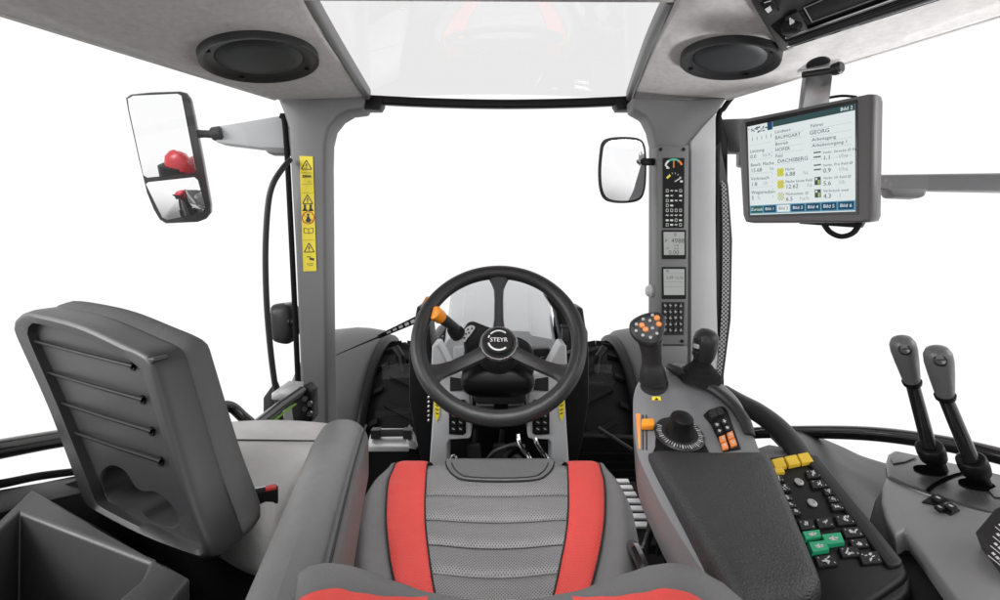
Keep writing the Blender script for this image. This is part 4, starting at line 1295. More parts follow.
for s in (-1, 1):
    def rp(u, t, s=s):
        x = .068 + .125 * u
        t0 = .500 + .10 * max(0, 2 * u - 1.1) ** 2 - .075 * max(0, 1.1 - 2 * u) ** 1.5
        tt = t0 + (.93 - t0) * t
        return br(s * x, tt) + V((0, 0, .0025 + .003 * math.sin(math.pi * u)))
    mb = MB(); mb.grid(rp, 24, 30); mb.build('red_back_panel', 'redplain', ds, ang=80)
# padded armrest on the left
mb = MB()
def arm_sec(D, xl, xr, zt, h, k=1.0):
    c = V(((xl + xr) / 2, D, H + zt - h / 2)); w = (xr - xl)
    return rrect(c, V((1, 0, 0)), UP, w * k, h * k, .042 * k, 8)
ls = [(.885, -.318, -.245, -.325, .10, .55), (.878, -.325, -.238, -.312, .125, .85), (.862, -.328, -.236, -.304, .14, 1), (.80, -.318, -.226, -.302, .15, 1), (.68, -.292, -.205, -.302, .17, 1), (.56, -.266, -.182, -.303, .19, 1), (.45, -.243, -.160, -.304, .2, 1), (.38, -.228, -.145, -.305, .2, 1), (.30, -.215, -.135, -.31, .2, 1)]
mb.loft([arm_sec(*l) for l in ls]); am = mb.build('armrest', 'armskin', ds, ang=60)
mb = MB(); mb.tube(catmull([V((l[2] - .004, l[0], H + l[3] - .010)) for l in ls[2:]], 4), .0018, 6)
mb.build('armrest_seam', 'seam', am)
# adjust lever on the right
mb = MB(); mb.tube(catmull([P(632, 546, .80), P(637, 552, .77), P(644, 566, .73), P(650, 582, .70)], 5), [.010, .012, .011, .012], 10)
mb.tube([P(640, 560, .75), P(655, 520, .85)], .006, 8)
mb.build('adjust_lever', 'gloss', ds)

# ================================================================== BUDDY SEAT (left)
BLc, BRc, TLc, TRc = P(84, 494, .80), P(216, 559, .63), P(15, 322, .86), P(158, 358, .68)
f0 = (BLc + BRc + TLc + TRc) / 4
e1 = ((BRc - BLc) + (TRc - TLc)).normalized(); e2 = ((TLc - BLc) + (TRc - BRc)); e2 = (e2 - e1 * e2.dot(e1)).normalized(); e3 = e1.cross(e2)
if e3.dot(CAM - f0) > 0:
    e3 = -e3                 # e3 points away from the camera, into the seat back
def BS(px, py, h=0):
    return onp(px, py, f0 + e3 * h, e3)
bs = thing('passenger_seat', 'folded grey passenger seat with plastic back shell, four straps and cup holder', 'seat', V((-.6, .9, 0)))
def px_smooth(L, n=4):
    return [(p.x, p.y) for p in catmull([V((x, y, 0)) for x, y in L], n, True)]
bo_ = px_smooth([(15, 326), (17, 317), (24, 312), (34, 311), (80, 322), (125, 342), (148, 353), (156, 362), (160, 376), (190, 480), (214, 549), (213, 558), (206, 560), (150, 539), (98, 512), (87, 502), (80, 484), (50, 405), (22, 343)])
def resample(L, n=88):
    L = [V((x, y, 0)) for x, y in L]; m = len(L)
    seg = [(L[(i + 1) % m] - L[i]).length for i in range(m)]; tot = sum(seg); out = []
    for k in range(n):
        d = tot * k / n; i = 0
        while d > seg[i]:
            d -= seg[i]; i += 1
        q = lerp(L[i], L[(i + 1) % m], d / seg[i]); out.append((q.x, q.y))
    return out
bo_ = resample(bo_)
face = [BS(x, y) for x, y in bo_]
ri = px_smooth([(28, 334), (29, 327), (36, 323), (80, 335), (118, 353), (138, 366), (145, 378), (178, 482), (201, 540), (201, 548), (194, 549), (150, 531), (104, 508), (95, 499), (89, 482), (58, 405), (34, 350)])
ri = resample(ri)
inner = [BS(x, y) for x, y in ri]
cupx = px_smooth([(99, 483), (101, 473), (108, 466), (117, 466), (127, 473), (135, 486), (143, 491), (153, 491), (164, 497), (174, 508), (179, 520), (178, 526), (170, 528), (159, 525), (149, 520), (142, 512), (135, 510), (125, 510), (113, 506), (104, 497)], 3)
mb = MB()
lip1 = lift(inner, e3, .012)
mb.loft([lip1, lift(inner, e3, -.001), lift(scaled(face, .945), e3, -.006), lift(scaled(face, .970), e3, -.0045), lift(scaled(face, .988), e3, .0), lift(scaled(face, .998), e3, .007), lift(face, e3, .016), lift(face, e3, .036), lift(scaled(face, .994), e3, .041), lift(scaled(face, .97), e3, .044)], False)
cup0 = [BS(x, y, .012) for x, y in cupx]
fill_with_hole(mb, lip1, [cup0])
mb.loft([cup0, lift(scaled(cup0, .965), e3, .003), lift(scaled(cup0, .955), e3, .052), lift(scaled(cup0, .90), e3, .060)], False)
cup_b = lift(scaled(cup0, .90), e3, .060)
fill_with_hole(mb, cup_b, [])
shl = mb.build('back_shell', 'shell', bs, ang=40)
mb = MB()
padl = [face[i] for i in range(len(face))]
pads = [*[[p + e2 * up for p in lift(scaled(padl, k), e3, h)] for k, h, up in ((.975, .038, 0), (.992, .044, .002), (.998, .052, .006), (.992, .062, .009), (.975, .072, .010), (.93, .081, .010), (.6, .088, .006))]]
mb.loft(pads, False); fill_with_hole(mb, pads[-1], [])
mb.build('backrest_pad', 'padcloth', bs, ang=70)
for (x0, y0, x1, y1) in ((35, 341, 133, 366), (49, 372.5, 143, 399.5), (63, 403, 152, 431), (76, 432.5, 161, 461)):
    mb = MB(); a_, b_ = BS(x0, y0, .006), BS(x1, y1, .006)
    mb.tube([BS(x0, y0, .012), a_, lerp(a_, b_, .5) + e3 * -.001, b_, BS(x1, y1, .012)], .0032, 8)
    st = mb.build('strap', 'black', bs)
    for x, y in ((x0, y0), (x1, y1)):
        mb = MB(); mb.lathe([(.0035, 0), (.0045, .002), (.007, .002), (.0075, 0)], BS(x, y, .0115), -e3, 14); mb.build('eyelet', 'black', st)
mb = MB(); mb.prism([BS(x, y, -.004) for x, y in ((142, 362.5), (146, 358.5), (153, 358), (154, 361), (150, 366), (145, 366))], e3 * .02); mb.build('catch', 'shell', bs, bevel=.002)
mb = MB()
hinge = [BS(x, y, .03) for x, y in ((208, 520), (223, 505), (226, 540), (214, 556))]
mb.prism([BS(205, 522, .044), BS(216, 556, .044), BS(216, 556, .008) + e1 * .003, BS(205, 522, .008) + e1 * .003], e1 * .010); mb.build('hinge_cover', 'shell', bs, bevel=.004)
# cushion
mb = MB()
cu = []
for z, k in ((-.52, .95), (-.50, 1.0), (-.435, 1.0), (-.412, .975), (-.402, .92), (-.398, .75), (-.396, .4)):
    ring = [V((x, y, H + z)) for x, y in ((-.69, 1.12), (-.55, 1.15), (-.405, 1.13), (-.38, 1.10), (-.37, .95), (-.355, .80), (-.38, .755), (-.5, .82), (-.66, .91), (-.71, .96), (-.715, 1.06))]
    ring = catmull(ring, 4, True)
    cu.append(scaled(ring, k))
mb.loft(cu); cus = mb.build('cushion', 'suede', bs, ang=70)
mb = MB(); mb.tube([V((-.71 + .33 * k / 12, 1.0 - .01 * k / 12, H - .3935)) for k in range(13)], .0016, 6); mb.build('cushion_seam', 'seam', cus)
mb = MB(); mb.prism([V((-.70, .93, 0)), V((-.37, .78, 0)), V((-.37, 1.1, 0)), V((-.70, 1.1, 0))], (0, 0, H - .52)); mb.build('seat_box', 'matte', bs, bevel=.01)

bk = thing('seat_belt_buckle', 'black seat belt buckle with red button beside the passenger seat cushion', 'buckle', P(266, 500, .78))
mb = MB(); bR = Matrix.Rotation(math.radians(25), 3, 'Z')
mb.box(P(264, 512, .78), (.042, .022, .075), bR); mb.build('body', 'matte', bk, bevel=.004)
mb = MB(); mb.box(P(265.5, 489.5, .785), (.036, .018, .005), bR); mb.build('cap', 'alu', bk, bevel=.001)
mb = MB(); mb.box(P(271, 489.3, .783), (.016, .014, .010), bR); mb.build('button', 'redprint', bk, bevel=.001)

# ================================================================== STORAGE TRAY (bottom left)
tz = H - .37
def TZ(px, py, dz=0):
    d = ray(px, py); return CAM + d * ((tz + dz - CAM.z) / d.z)
stt = thing('storage_tray', 'deep black plastic storage tray beside the folded passenger seat', 'tray', TZ(100, 560) - V((0, 0, .3)))
c_far, c_right = TZ(32, 488), TZ(191, 577)
dirn = V((.40, -.92, 0)).normalized()
oc_l = [c_far, c_right, c_right + V((.02, -.30, 0)), c_right + V((.02, -.45, 0)) + V((-.25, -.05, 0)), TZ(-60, 610), TZ(0, 518)]
i0, i1 = TZ(20, 512), TZ(150, 562)
ic_l = [i0, i1, i1 + V((.012, -.03, 0)), i1 + V((.0, -.20, 0)), i1 + V((-.18, -.22, 0)), TZ(-50, 580)]
mb = MB()
fill_with_hole(mb, oc_l, [ic_l])
mb.loft([oc_l, [p + V((0, 0, -.05)) for p in oc_l], [p + V((0, 0, -.30)) for p in scaled(oc_l, .95)]], False)
fl_ = [p + V((0, 0, -.13)) for p in scaled(ic_l, .86)]
mb.loft([ic_l, fl_], False); fill_with_hole(mb, fl_, [])
mb.build('tray_body', 'traymat', stt, bevel=.012, seg=3, ang=40)

# dark side trims either side of the cab
sl_ = thing('side_trim', 'dark side trim below the left rail behind the storage tray', 'trim', V((-.8, .8, H - .6)))
mb = MB()
mb.prism([P(-120, 520, .60), P(0, 488, .75), P(40, 480, .84), P(90, 474, .98), P(200, 470, 1.15), V((-.75, 1.15, H - .9)), V((-.85, .6, H - .9))], (.05, -.02, -.02))
mb.build('panel', 'dark', sl_, bevel=.01)
mb = MB(); mb.tube(catmull([P(-60, 494, .68), P(0, 484, .76), P(40, 476, .86), P(80, 471, .96)], 5), .007, 8); mb.build('rubber_edge', 'matte', sl_)
wa = thing('wheel_arch_trim', 'dark grey curved wheel arch trim between keypad and lever console', 'trim', V((.65, .9, H - .6)))
g_ = [[(770, 436, 1.22), (800, 433, 1.22), (838, 447, 1.20), (862, 458, 1.18), (895, 468, 1.12)],
      [(785, 452, 1.0), (815, 450, 1.05), (845, 468, 1.04), (870, 480, 1.02), (905, 496, .98)],
      [(815, 500, .84), (842, 495, .88), (868, 508, .88), (892, 522, .88), (925, 540, .84)],
      [(860, 560, .72), (885, 548, .74), (905, 562, .74), (928, 580, .72), (965, 600, .70)],
      [(905, 620, .62), (925, 605, .62), (940, 620, .62), (965, 640, .62), (1000, 660, .60)]]
gg = [[P(*q) for q in r] for r in g_]
rows_c = [catmull(r, 5) for r in gg]
cols_c = list(zip(*rows_c)); cols_c = [catmull(list(c), 6) for c in cols_c]
mb = MB(); mb.loft([list(c) for c in cols_c], False, closed=False); mb.build('cover', 'dark', wa, ang=80, thick=.01)

# ================================================================== ARMREST CONSOLE (right)
ac = thing('armrest_console', 'grey right armrest console with padded top, dial, slider and keypad', 'armrest', V((.35, .8, 0)))
cp0, cn = P(700, 450, .80), V((0, -.395, 1)).normalized()
def C(px, py, h=0):
    return onp(px, py, cp0 + cn * h, cn)
bo2 = [(633, 404), (635, 390), (640, 380), (647, 374), (657, 372), (668, 366), (680, 363), (700, 372), (722, 384), (738, 399), (748, 418), (757, 445), (775, 490), (826, 640), (775, 660), (716, 590), (670, 520), (648, 478), (638, 455), (634, 430)]
bsm = [(p.x, p.y) for p in catmull([V((x, y, 0)) for x, y in bo2], 3, True)]
topc = [C(x, y) for x, y in bsm]
mb = MB()
mb.loft([lift(scaled(topc, .95), cn, .004), lift(scaled(topc, .975), cn, .002), topc, [p + V((0, 0, -.03)) for p in topc], [p + V((0, 0, -.075)) for p in scaled(topc, .97)], [p + V((0, .0, -.11)) for p in scaled(topc, .8)]])
cb = mb.build('body', 'mid', ac, ang=50)
mb = MB(); mb.prism([P(660, 470, .86), P(735, 470, .86), P(775, 560, .64), P(720, 560, .64)], (0, 0, -.45)); mb.build('support_column', 'matte', ac, bevel=.02)
mb = MB()
for k in range(5):
    mb.tube([P(652 + k * 9, 500 + k * 10, .84), P(648 + k * 10, 545 + k * 10, .82)], .005, 6)
mb.build('frame_bars', 'gloss', ac)
# pad
pp0, pn = V((0, .78, H - .325)), V((0, -.25, 1)).normalized()
po = [(648, 453), (652, 447.5), (662, 446.5), (700, 448.5), (740, 448.5), (764, 448.5), (771, 453), (780, 474), (800, 522), (822, 574), (822, 584), (815, 593), (800, 598), (765, 602), (748, 603), (738, 596), (700, 535), (667, 483)]
pt_ = [onp(x, y, pp0, pn) for x, y in px_smooth(po, 3)]
mb = MB()
mb.loft([lift(scaled(pt_, .3), pn, .004), lift(scaled(pt_, .8), pn, .003), lift(scaled(pt_, .92), pn, .0), lift(scaled(pt_, .975), pn, -.006), lift(pt_, pn, -.018), lift(pt_, pn, -.032), lift(scaled(pt_, .97), pn, -.045)])
mb.build('pad', 'padskin', ac, ang=70)
# recess collar under joystick
mb = MB(); mb.prism([C(x, y, .0035) for x, y in px_smooth([(640, 386), (646, 380), (660, 380), (668, 386), (664, 393), (655, 396), (645, 393)], 4)], cn * .0015); mb.build('joystick_collar', 'ink', ac)
mb = MB(); mb.prism([C(x, y, .004) for x, y in ((652, 397), (660.5, 397), (661, 400.5), (652, 400.5))], cn * .001); cst = mb.build('caution_label', 'yellow', ac)
mb = MB(); mb.prism([C(x, y, .0055) for x, y in ((654.5, 400), (656.5, 397.4), (658.5, 400))], cn * .0003); mb.build('caution_mark', 'ink', cst)
# slider
mb = MB(); mb.prism([C(x, y, .004) for x, y in ((635.8, 414), (640.3, 414), (640.3, 449), (638.5, 449))], cn * .0012); mb.build('slider_scale', 'okey', ac)
for x in (642.8, 646.4):
    mb = MB(); mb.prism([C(a_, y, .004) for a_, y in ((x - .8, 415), (x + .6, 415), (x + .9, 450), (x - .5, 450))], cn * .0008); mb.build('slider_slot', 'ink', ac)
mb = MB(); mb.prism([C(x, y, .006) for x, y in ((641, 423.5), (652, 423), (654, 425), (653.5, 430.5), (641, 430.5))], cn * .012); mb.build('slider_lever', 'orange', ac, bevel=.003)
# dial
kc = C(679, 436, .004)
mb = MB(); mb.prism([C(x, y, .003) for x, y in px_smooth([(656, 436), (660, 426), (670, 420), (684, 420), (696, 427), (702, 440), (706, 458), (656, 458), (655, 448)], 3)], cn * .0025); dpn = mb.build('dial_plate', 'black', ac)
mb = MB(); mb.lathe([(.041, .002), (.041, .006), (.038, .008), (.022, .008)], kc, cn, 48, caps=False); dr = mb.build('dial_ring', 'keycap', ac)
ex = V((1, 0, 0)); ey = cn.cross(ex)
mb = MB()
for k in range(34):
    a_ = math.radians(150 + 240 * k / 33) if True else 0
    d_ = ex * math.cos(a_) + ey * math.sin(a_)
    stroke(mb, kc + d_ * .030 + cn * .0086, kc + d_ * (.037 if k % 3 else .0385) + cn * .0084, .0008 if k % 3 else .0014, cn)
mb.build('dial_ticks', 'white', dr)
mb = MB()
prof_k = [(.024, .006), (.0235, .010), (.021, .014), (.0195, .034), (.018, .040), (.012, .043), (.001, .044)]
loops = []
for r, h in prof_k:
    loops.append([kc + cn * h + (ex * math.cos(2 * math.pi * j / 48) + ey * math.sin(2 * math.pi * j / 48)) * (r * (1 - .05 * (j % 6 < 2) * (.012 < h < .04))) for j in range(48)])
mb.loft(loops); mb.build('dial_knob', 'black', ac, ang=40)
# switch cluster
mb = MB(); mb.prism([C(x, y, .003) for x, y in ((703, 416), (708, 411), (720, 407), (724.5, 408), (728, 413), (741, 450), (723, 453), (716, 436), (711, 426))], cn * .003); scl = mb.build('switch_cluster', 'black', ac, bevel=.0015)
def key(parent, quad, m, h0, h1, glyph=None, gm='white', name='key', plane=C, nrm=cn, inset=.93):
    base = [plane(x, y, h0) for x, y in quad]
    top = [plane(x, y, h0) + nrm * h1 for x, y in quad]
    top = scaled(top, inset)
    mb = MB(); mb.loft([base, lift(scaled(base, .99), nrm, h1 * .6), top])
    if glyph:
        def K(u, v):
            return lerp(lerp(top[0], top[1], u), lerp(top[3], top[2], u), v) + nrm * .0007
        for (u0, v0, u1, v1, w) in glyph:
            stroke(mb, K(u0, v0), K(u1, v1), w, nrm, 1)
    return mb.build(name, [m, gm], parent)
key(ac, [(707.5, 414), (714.5, 410.5), (718, 418), (711, 421)], 'keycap', .006, .006, name='thumbwheel')
key(ac, [(715, 410), (721, 408.5), (724.5, 415), (718.5, 417.5)], 'keycap', .006, .004, name='thumbwheel')
G1 = [(.2, .5, .8, .5, .0018), (.5, .2, .5, .8, .0016), (.25, .25, .5, .2, .0012)]
for q_, m_, g_k in (([(713, 425), (718.5, 422.5), (720.5, 428), (715, 430)], 'keycap', G1), ([(720.5, 421), (725.5, 419), (728, 424.5), (722.8, 427)], 'keycap', G1),
                    ([(716, 431), (721, 429), (722.5, 434), (717.5, 436)], 'keycap', G1), ([(723.5, 428), (728.8, 425.5), (731, 431), (725.3, 433)], 'keycap', G1),
                    ([(718.5, 438), (724.5, 436), (726.2, 442.5), (720.3, 444)], 'okey', G1), ([(726.5, 434.5), (732, 432), (734.2, 438.5), (728.4, 440.8)], 'okey', G1),
                    ([(720.8, 445), (726.6, 443), (728.4, 449.5), (722.8, 451)], 'okey', G1), ([(728.8, 441.6), (734.6, 439.3), (737, 445.8), (731, 448.3)], 'okey', G1)):
    key(ac, q_, m_, .006, .0035, g_k, 'white')
# ridge band behind the second joystick
mb = MB(); mb.tube(catmull([C(668, 366, .012), C(680, 372, .012), C(697, 381, .012), (C(716, 391, .010)), C(733, 405, .008), C(744, 420, .006), C(750, 436, .003)], 6), [.008, .012, .012, .012, .012, .012, .009], 10, flat=.8); mb.build('ridge_band', 'dark', ac)
# keypad panel
kp0, kn_ = P(790, 458, .80), V((0, -.37, 1)).normalized()
def KP(px, py, h=0):
    return onp(px, py, kp0 + kn_ * h, kn_)
ko = [(752, 462), (758, 456), (812, 451), (817, 455), (906, 563), (911, 574), (905, 582), (860, 612), (820, 615), (800, 560)]
mb = MB()
kt = [KP(x, y) for x, y in ko]
mb.prism(kt, kn_ * -.05); kpn = mb.build('keypad_panel', 'black', ac, bevel=.008, seg=3)
mb = MB(); mb.prism([KP(x, y, -.006) for x, y in ((818, 577), (905, 566), (914, 578), (912, 592), (905, 600), (880, 612), (818, 615))], kn_ * -.055); mb.build('keypad_end', 'black', ac, bevel=.010, seg=3)
mb = MB(); mb.prism([KP(x, y, .006) for x, y in ((806, 457), (815, 453.5), (819, 457), (903, 560), (902, 564), (893, 566), (888, 563))], kn_ * -.008); rb_ = mb.build('stitched_edge', 'dark', ac, bevel=.003, seg=3)
mb = MB()
for k in range(46):
    t = k / 46
    p = lerp(KP(812, 458, .0064), KP(896, 562, .0064), t); q = lerp(KP(812, 458, .0064), KP(896, 562, .0064), t + .012)
    stroke(mb, p, q, .0012, kn_)
mb.build('stitching', 'ink', rb_)
def rg(n=4, s=.0016):
    r = random.Random(n * 31 + 5)
    L = []
    for k in range(6):
        u, v = r.uniform(.34, .66), r.uniform(.28, .72)
        L.append((u, v, min(.8, max(.2, u + r.uniform(-.2, .2))), min(.85, max(.15, v + r.uniform(-.35, .35))), s * r.uniform(.8, 1.5)))
    return L
YK = [[(764, 463), (769.5, 461.5), (773.5, 470.5), (768, 472)], [(771, 462), (782.5, 459.5), (786.5, 469), (774.8, 471)], [(784, 459.2), (795.3, 456.8), (800.3, 466.3), (788.5, 468.7)], [(796.8, 456.5), (807.3, 454.5), (813.3, 464), (801.8, 466.2)], [(769.5, 471.5), (782, 469.6), (784.5, 474.5), (772.5, 476.5)]]
for q_ in YK:
    key(ac, q_, 'ykey', .001, .006, None, plane=KP, nrm=kn_, name='yellow_key')
def around(cx, cy, w, h, sk=.42):
    """key footprint lying on the panel: edges follow the panel's two directions as the photo shows them"""
    dx, dy = w / 2, h / 2
    return [(cx - dx - dy * sk, cy - dy + .10 * dx), (cx + dx - dy * sk, cy - dy - .10 * dx), (cx + dx + dy * sk, cy + dy - .10 * dx), (cx - dx + dy * sk, cy + dy + .10 * dx)]
BKS = [(777, 480, 13, 7), (783, 489, 14, 7.5), (813, 475, 14, 8), (819, 485, 16, 8), (787, 499, 9, 6), (791, 506, 9, 6), (795, 513, 10, 6.5), (829, 493, 10, 6.5), (833, 500.5, 10, 6), (837, 508, 12, 7),
       (806.5, 526, 15, 10), (824.5, 524, 16, 10), (845, 521, 18, 10), (852.5, 533.5, 19, 10), (859, 544.5, 17, 9), (849.5, 553, 19, 10), (870, 559, 20, 12), (826, 562, 20, 11)]
for i, (x, y, w, h) in enumerate(BKS):
    key(ac, around(x, y, w, h), 'keycap', .001, .0032, rg(i, .0013 if w > 12 else .0011) + [(.10, .2, .15, .2, .0016), (.84, .8, .89, .8, .0016)], 'white', plane=KP, nrm=kn_)
for q_ in ([(801, 535), (818.7, 532.7), (820.5, 540), (804.5, 543)], [(820, 537.8), (839.7, 535.5), (844, 546), (824.9, 548.5)], [(807, 545.5), (824, 543.5), (828.8, 553), (811.5, 556)]):
    key(ac, q_, 'gkey', .001, .007, [(.25, .5, .42, .5, .002), (.58, .5, .75, .5, .002), (.5, .3, .5, .7, .002), (.42, .35, .42, .65, .0015), (.3, .7, .7, .7, .001)], 'white', plane=KP, nrm=kn_, name='green_key')
for x, y in ((798.7, 482.7), (812, 503.7)):
    mb = MB(); mb.lathe([(.0065, .001), (.0065, .003), (.0035, .004), (.0035, .0025), (.0005, .0025)], KP(x, y), kn_, 16); mb.build('rotary_mark', 'greyprint', ac)
# big tubular handle
mb = MB()
hp = catmull([P(722, 392, 1.02), P(738, 402, .99), P(757, 412, .95), (P(775, 425, .91)), P(791, 442, .87), P(803, 460, .83), P(808, 475, .80)], 6)
mb.tube(hp, [.022, .024, .024, .023, .022, .021, .020], 16, flat=.75); mb.build('handle_tube', 'dark', ac)
mb = MB(); mb.prism([P(752, 449, .86), P(768, 444, .90), (P(790, 448, .88)), P(800, 456, .84), P(768, 459, .82)], (0, 0, -.03)); mb.build('inner_cover', 'pillar', ac, bevel=.004)

# joysticks
js = thing('multi_joystick', 'dark multifunction joystick with grey and orange buttons on a triangular head', 'joystick', C(654, 388))
mb = MB()
hp = [C(654, 389, .002), P(653.5, 383, .965), P(652.5, 372, .955), P(652, 362, .95), P(651.5, 352, .945), P(650, 340, .94)]
mb.tube(catmull(hp, 4), [.020, .029, .025, .0195, .020, .024], 18); gr = mb.build('grip', 'dark', js)
hc = P(648, 327.5, .925); hn = V((-.30, -.82, .48)).normalized()
def JH(px, py, h=0):
    return onp(px, py, hc + hn * h, hn)
ho = px_smooth([(629.5, 329), (630, 323), (635, 318), (645, 313.5), (655, 312), (662, 313.5), (665, 318), (664.5, 326), (661.5, 336), (657, 343), (650, 345), (640, 342), (632.5, 336)], 3)
hl = [JH(x, y) for x, y in ho]
mb = MB(); mb.loft([lift(scaled(hl, .6), hn, .004), lift(scaled(hl, .9), hn, .003), hl, lift(scaled(hl, 1.02), hn, -.008), lift(scaled(hl, .95), hn, -.022), lift(scaled(hl, .65), hn, -.036)])
jh = mb.build('head', 'dark', js, ang=60)
for x, y in ((636.7, 325), (636.3, 331.5), (643, 336), (650.7, 338.2), (657, 334.2), (652.6, 328.8), (650, 321.4), (643.3, 320), (652.6, 316)):
    mb = MB(); mb.lathe([(.0030, .002), (.0030, .0055), (.0022, .0060), (.0014, .0052), (.0004, .0052)], JH(x, y), hn, 12); mb.build('button', 'greyprint', jh)
for x, y, s_ in ((642, 326, .0052), (645.8, 330.2, .0052), (657, 318.7, .0055), (659, 325, .0050)):
    mb = MB(); mb.lathe([(s_ * 1.1, .002), (s_ * 1.1, .005), (s_ * .8, .007), (.0005, .0075)], JH(x, y), hn, 8); mb.build('orange_button', 'okey', jh)
j2 = thing('small_joystick', 'small black joystick with rounded knob and pleated boot beside the display pillar', 'joystick', C(705, 378))
mb = MB(); jb = C(700, 377, .01)
mb.lathe([(.042, 0), (.038, .008), (.033, .010), (.031, .016), (.025, .019), (.023, .025), (.018, .028), (.016, .04)], jb, (0, -.25, 1), 28); mb.build('boot', 'matte', j2)
mb = MB(); jt = V((.05, -.25, 1)).normalized()
mb.lathe([(.013, .03), (.0165, .036), (.0205, .046), (.0228, .058), (.0240, .070), (.0240, .082), (.0215, .092), (.0150, .099), (.006, .1015), (.001, .102)], jb, jt, 24, sy=1.05); jk = mb.build('knob', 'dark', j2)
for k in range(3):
    mb = MB(); mb.box(jb + jt * (.056 + .014 * k) + V((-.0205, -.010, 0)), (.010, .013, .009), Matrix.Rotation(.4, 3, 'Z')); mb.build('rocker', 'keycap' if k != 1 else 'greyprint', jk, bevel=.002)

# ================================================================== LEVER CONSOLE (far right)
lc = thing('lever_console', 'grey side console with black slotted top at the lower right', 'console', V((.75, .75, 0)))
lz = H - .37
def LZ(px, py, dz=0):
    d = ray(px, py); return CAM + d * ((lz + dz - CAM.z) / d.z)
to = [(885.5, 461), (888, 453), (894, 449.5), (920, 455), (960, 464), (1060, 488), (1110, 530), (1040, 524), (1000, 513), (989, 511.5), (960, 503), (929, 492.5), (905, 484), (887, 476)]
mb = MB(); tp = [LZ(x, y) for x, y in to]
mb.prism(tp, (0, 0, -.02)); tpn = mb.build('top_panel', 'satin', lc, bevel=.006, seg=3)
mb = MB(); mb.prism([LZ(x, y, .001) for x, y in ((890, 458), (897, 452.5), (917, 457), (905, 462), (893, 464))], (0, 0, .002)); mb.build('inlay', 'pillar', tpn, bevel=.001)
mb = MB(); jl = catmull([LZ(927, 491.5, .0014), LZ(934, 485, .0014), LZ(948, 477.5, .0014), LZ(960, 473.5, .0014), LZ(972, 471.5, .0014)], 5)
for k in range(len(jl) - 1):
    d0 = V((0, .0035, 0)); mb.quad(jl[k] - d0, jl[k + 1] - d0, jl[k + 1] + d0, jl[k] + d0)
mb.build('panel_joint', 'hole', tpn)
for (x, y, rx, ry) in ((930, 470.5, 17, 4.8), (977, 484.5, 19, 5.6)):
    mb = MB(); mb.prism([LZ(x + rx * math.cos(2 * math.pi * k / 36), y + ry * math.sin(2 * math.pi * k / 36) + .16 * rx * math.cos(2 * math.pi * k / 36), .0012) for k in range(36)], (0, 0, .0008)); mb.build('slot', 'hole', tpn)
mb = MB(); mb.prism([LZ(x, y, .001) for x, y in ((989, 491), (997, 487), (1015, 492), (1010, 499), (994, 497))], (0, 0, .002)); mb.build('inlay', 'pillar', tpn, bevel=.001)
gA, gB, gC = P(887, 477, .79), P(989, 513, .68), P(959, 600, .56)
mb = MB()
def LG(px, py, h=0):
    n = (gB - gA).cross(gC - gA).normalized()
    if n.z < 0: n = -n
    return onp(px, py, gA + n * h, n)
lgn = (gB - gA).cross(gC - gA).normalized(); lgn = lgn if lgn.z > 0 else -lgn
go = [(887, 474), (905, 482), (929, 490), (960, 500), (989, 509), (1030, 520), (1060, 620), (985, 640), (959, 601), (918, 545), (905, 529), (895, 535), (886, 518), (881, 500), (882, 486)]
mb.prism([LG(x, y) for x, y in go], lgn * -.04); mb.build('body', 'lightbody', lc, bevel=.008, seg=3)
mb = MB(); mb.prism([LG(x, y, -.03) for x, y in ((884, 480), (875, 495), (868, 520), (884, 560), (930, 640), (1050, 640), (1000, 520))], V((0, 0, -.35))); mb.build('base', 'black', lc, bevel=.01)
for q_ in ([(922, 503), (934, 495), (946, 501), (941, 507)], [(934, 507), (949, 505.5), (960, 511), (951, 516)]):
    key(lc, q_, 'black', .0, .003, None, plane=LG, nrm=lgn, name='switch_base')
for q_ in ([(931, 500), (938, 495.5), (946, 501.5), (939, 504.5)], [(944, 508), (951, 504), (958, 509.5), (952, 513)], [(934, 508.5), (940, 506), (946, 511), (940, 513)]):
    key(lc, q_, 'black', .003, .004, [(.35, .35, .65, .4, .003), (.4, .65, .65, .6, .003)], 'greyprint', plane=LG, nrm=lgn, name='rocker')
lb0 = P(985, 545, .60); lbn = V((-.55, -.35, .75)).normalized()
def LB(px, py, h=0):
    return onp(px, py, lb0 + lbn * h, lbn)
mb = MB(); mb.prism([LB(x, y) for x, y in ((974, 531), (978, 527), (994, 508), (1000, 505), (1040, 500), (1040, 600), (1010, 585))], lbn * -.04); lbp = mb.build('label_panel', 'dark', lc, bevel=.004)
mb = MB()
for k in range(4):
    x, y = 990 + k * 2.4, 553 - k * 9.5
    d_ = (LB(x + 10, y + 10, 0) - LB(x, y, 0)).normalized(); u_ = lbn.cross(d_)
    q0 = LB(x + 1, y - 2, .0008)    # lettering cut off by the picture edge: unreadable marks only
    uu = u_ if u_.z > 0 else -u_
    for j in range(3):
        stroke(mb, q0 + d_ * (.0015 + .005 * j), q0 + d_ * (.005 + .005 * j), .0028, lbn)
    stroke(mb, LB(x - 2, y + 2, .0008), LB(x + 14, y + 15, .0008), .001, lbn)
mb.build('label_lettering', 'white', lbp)

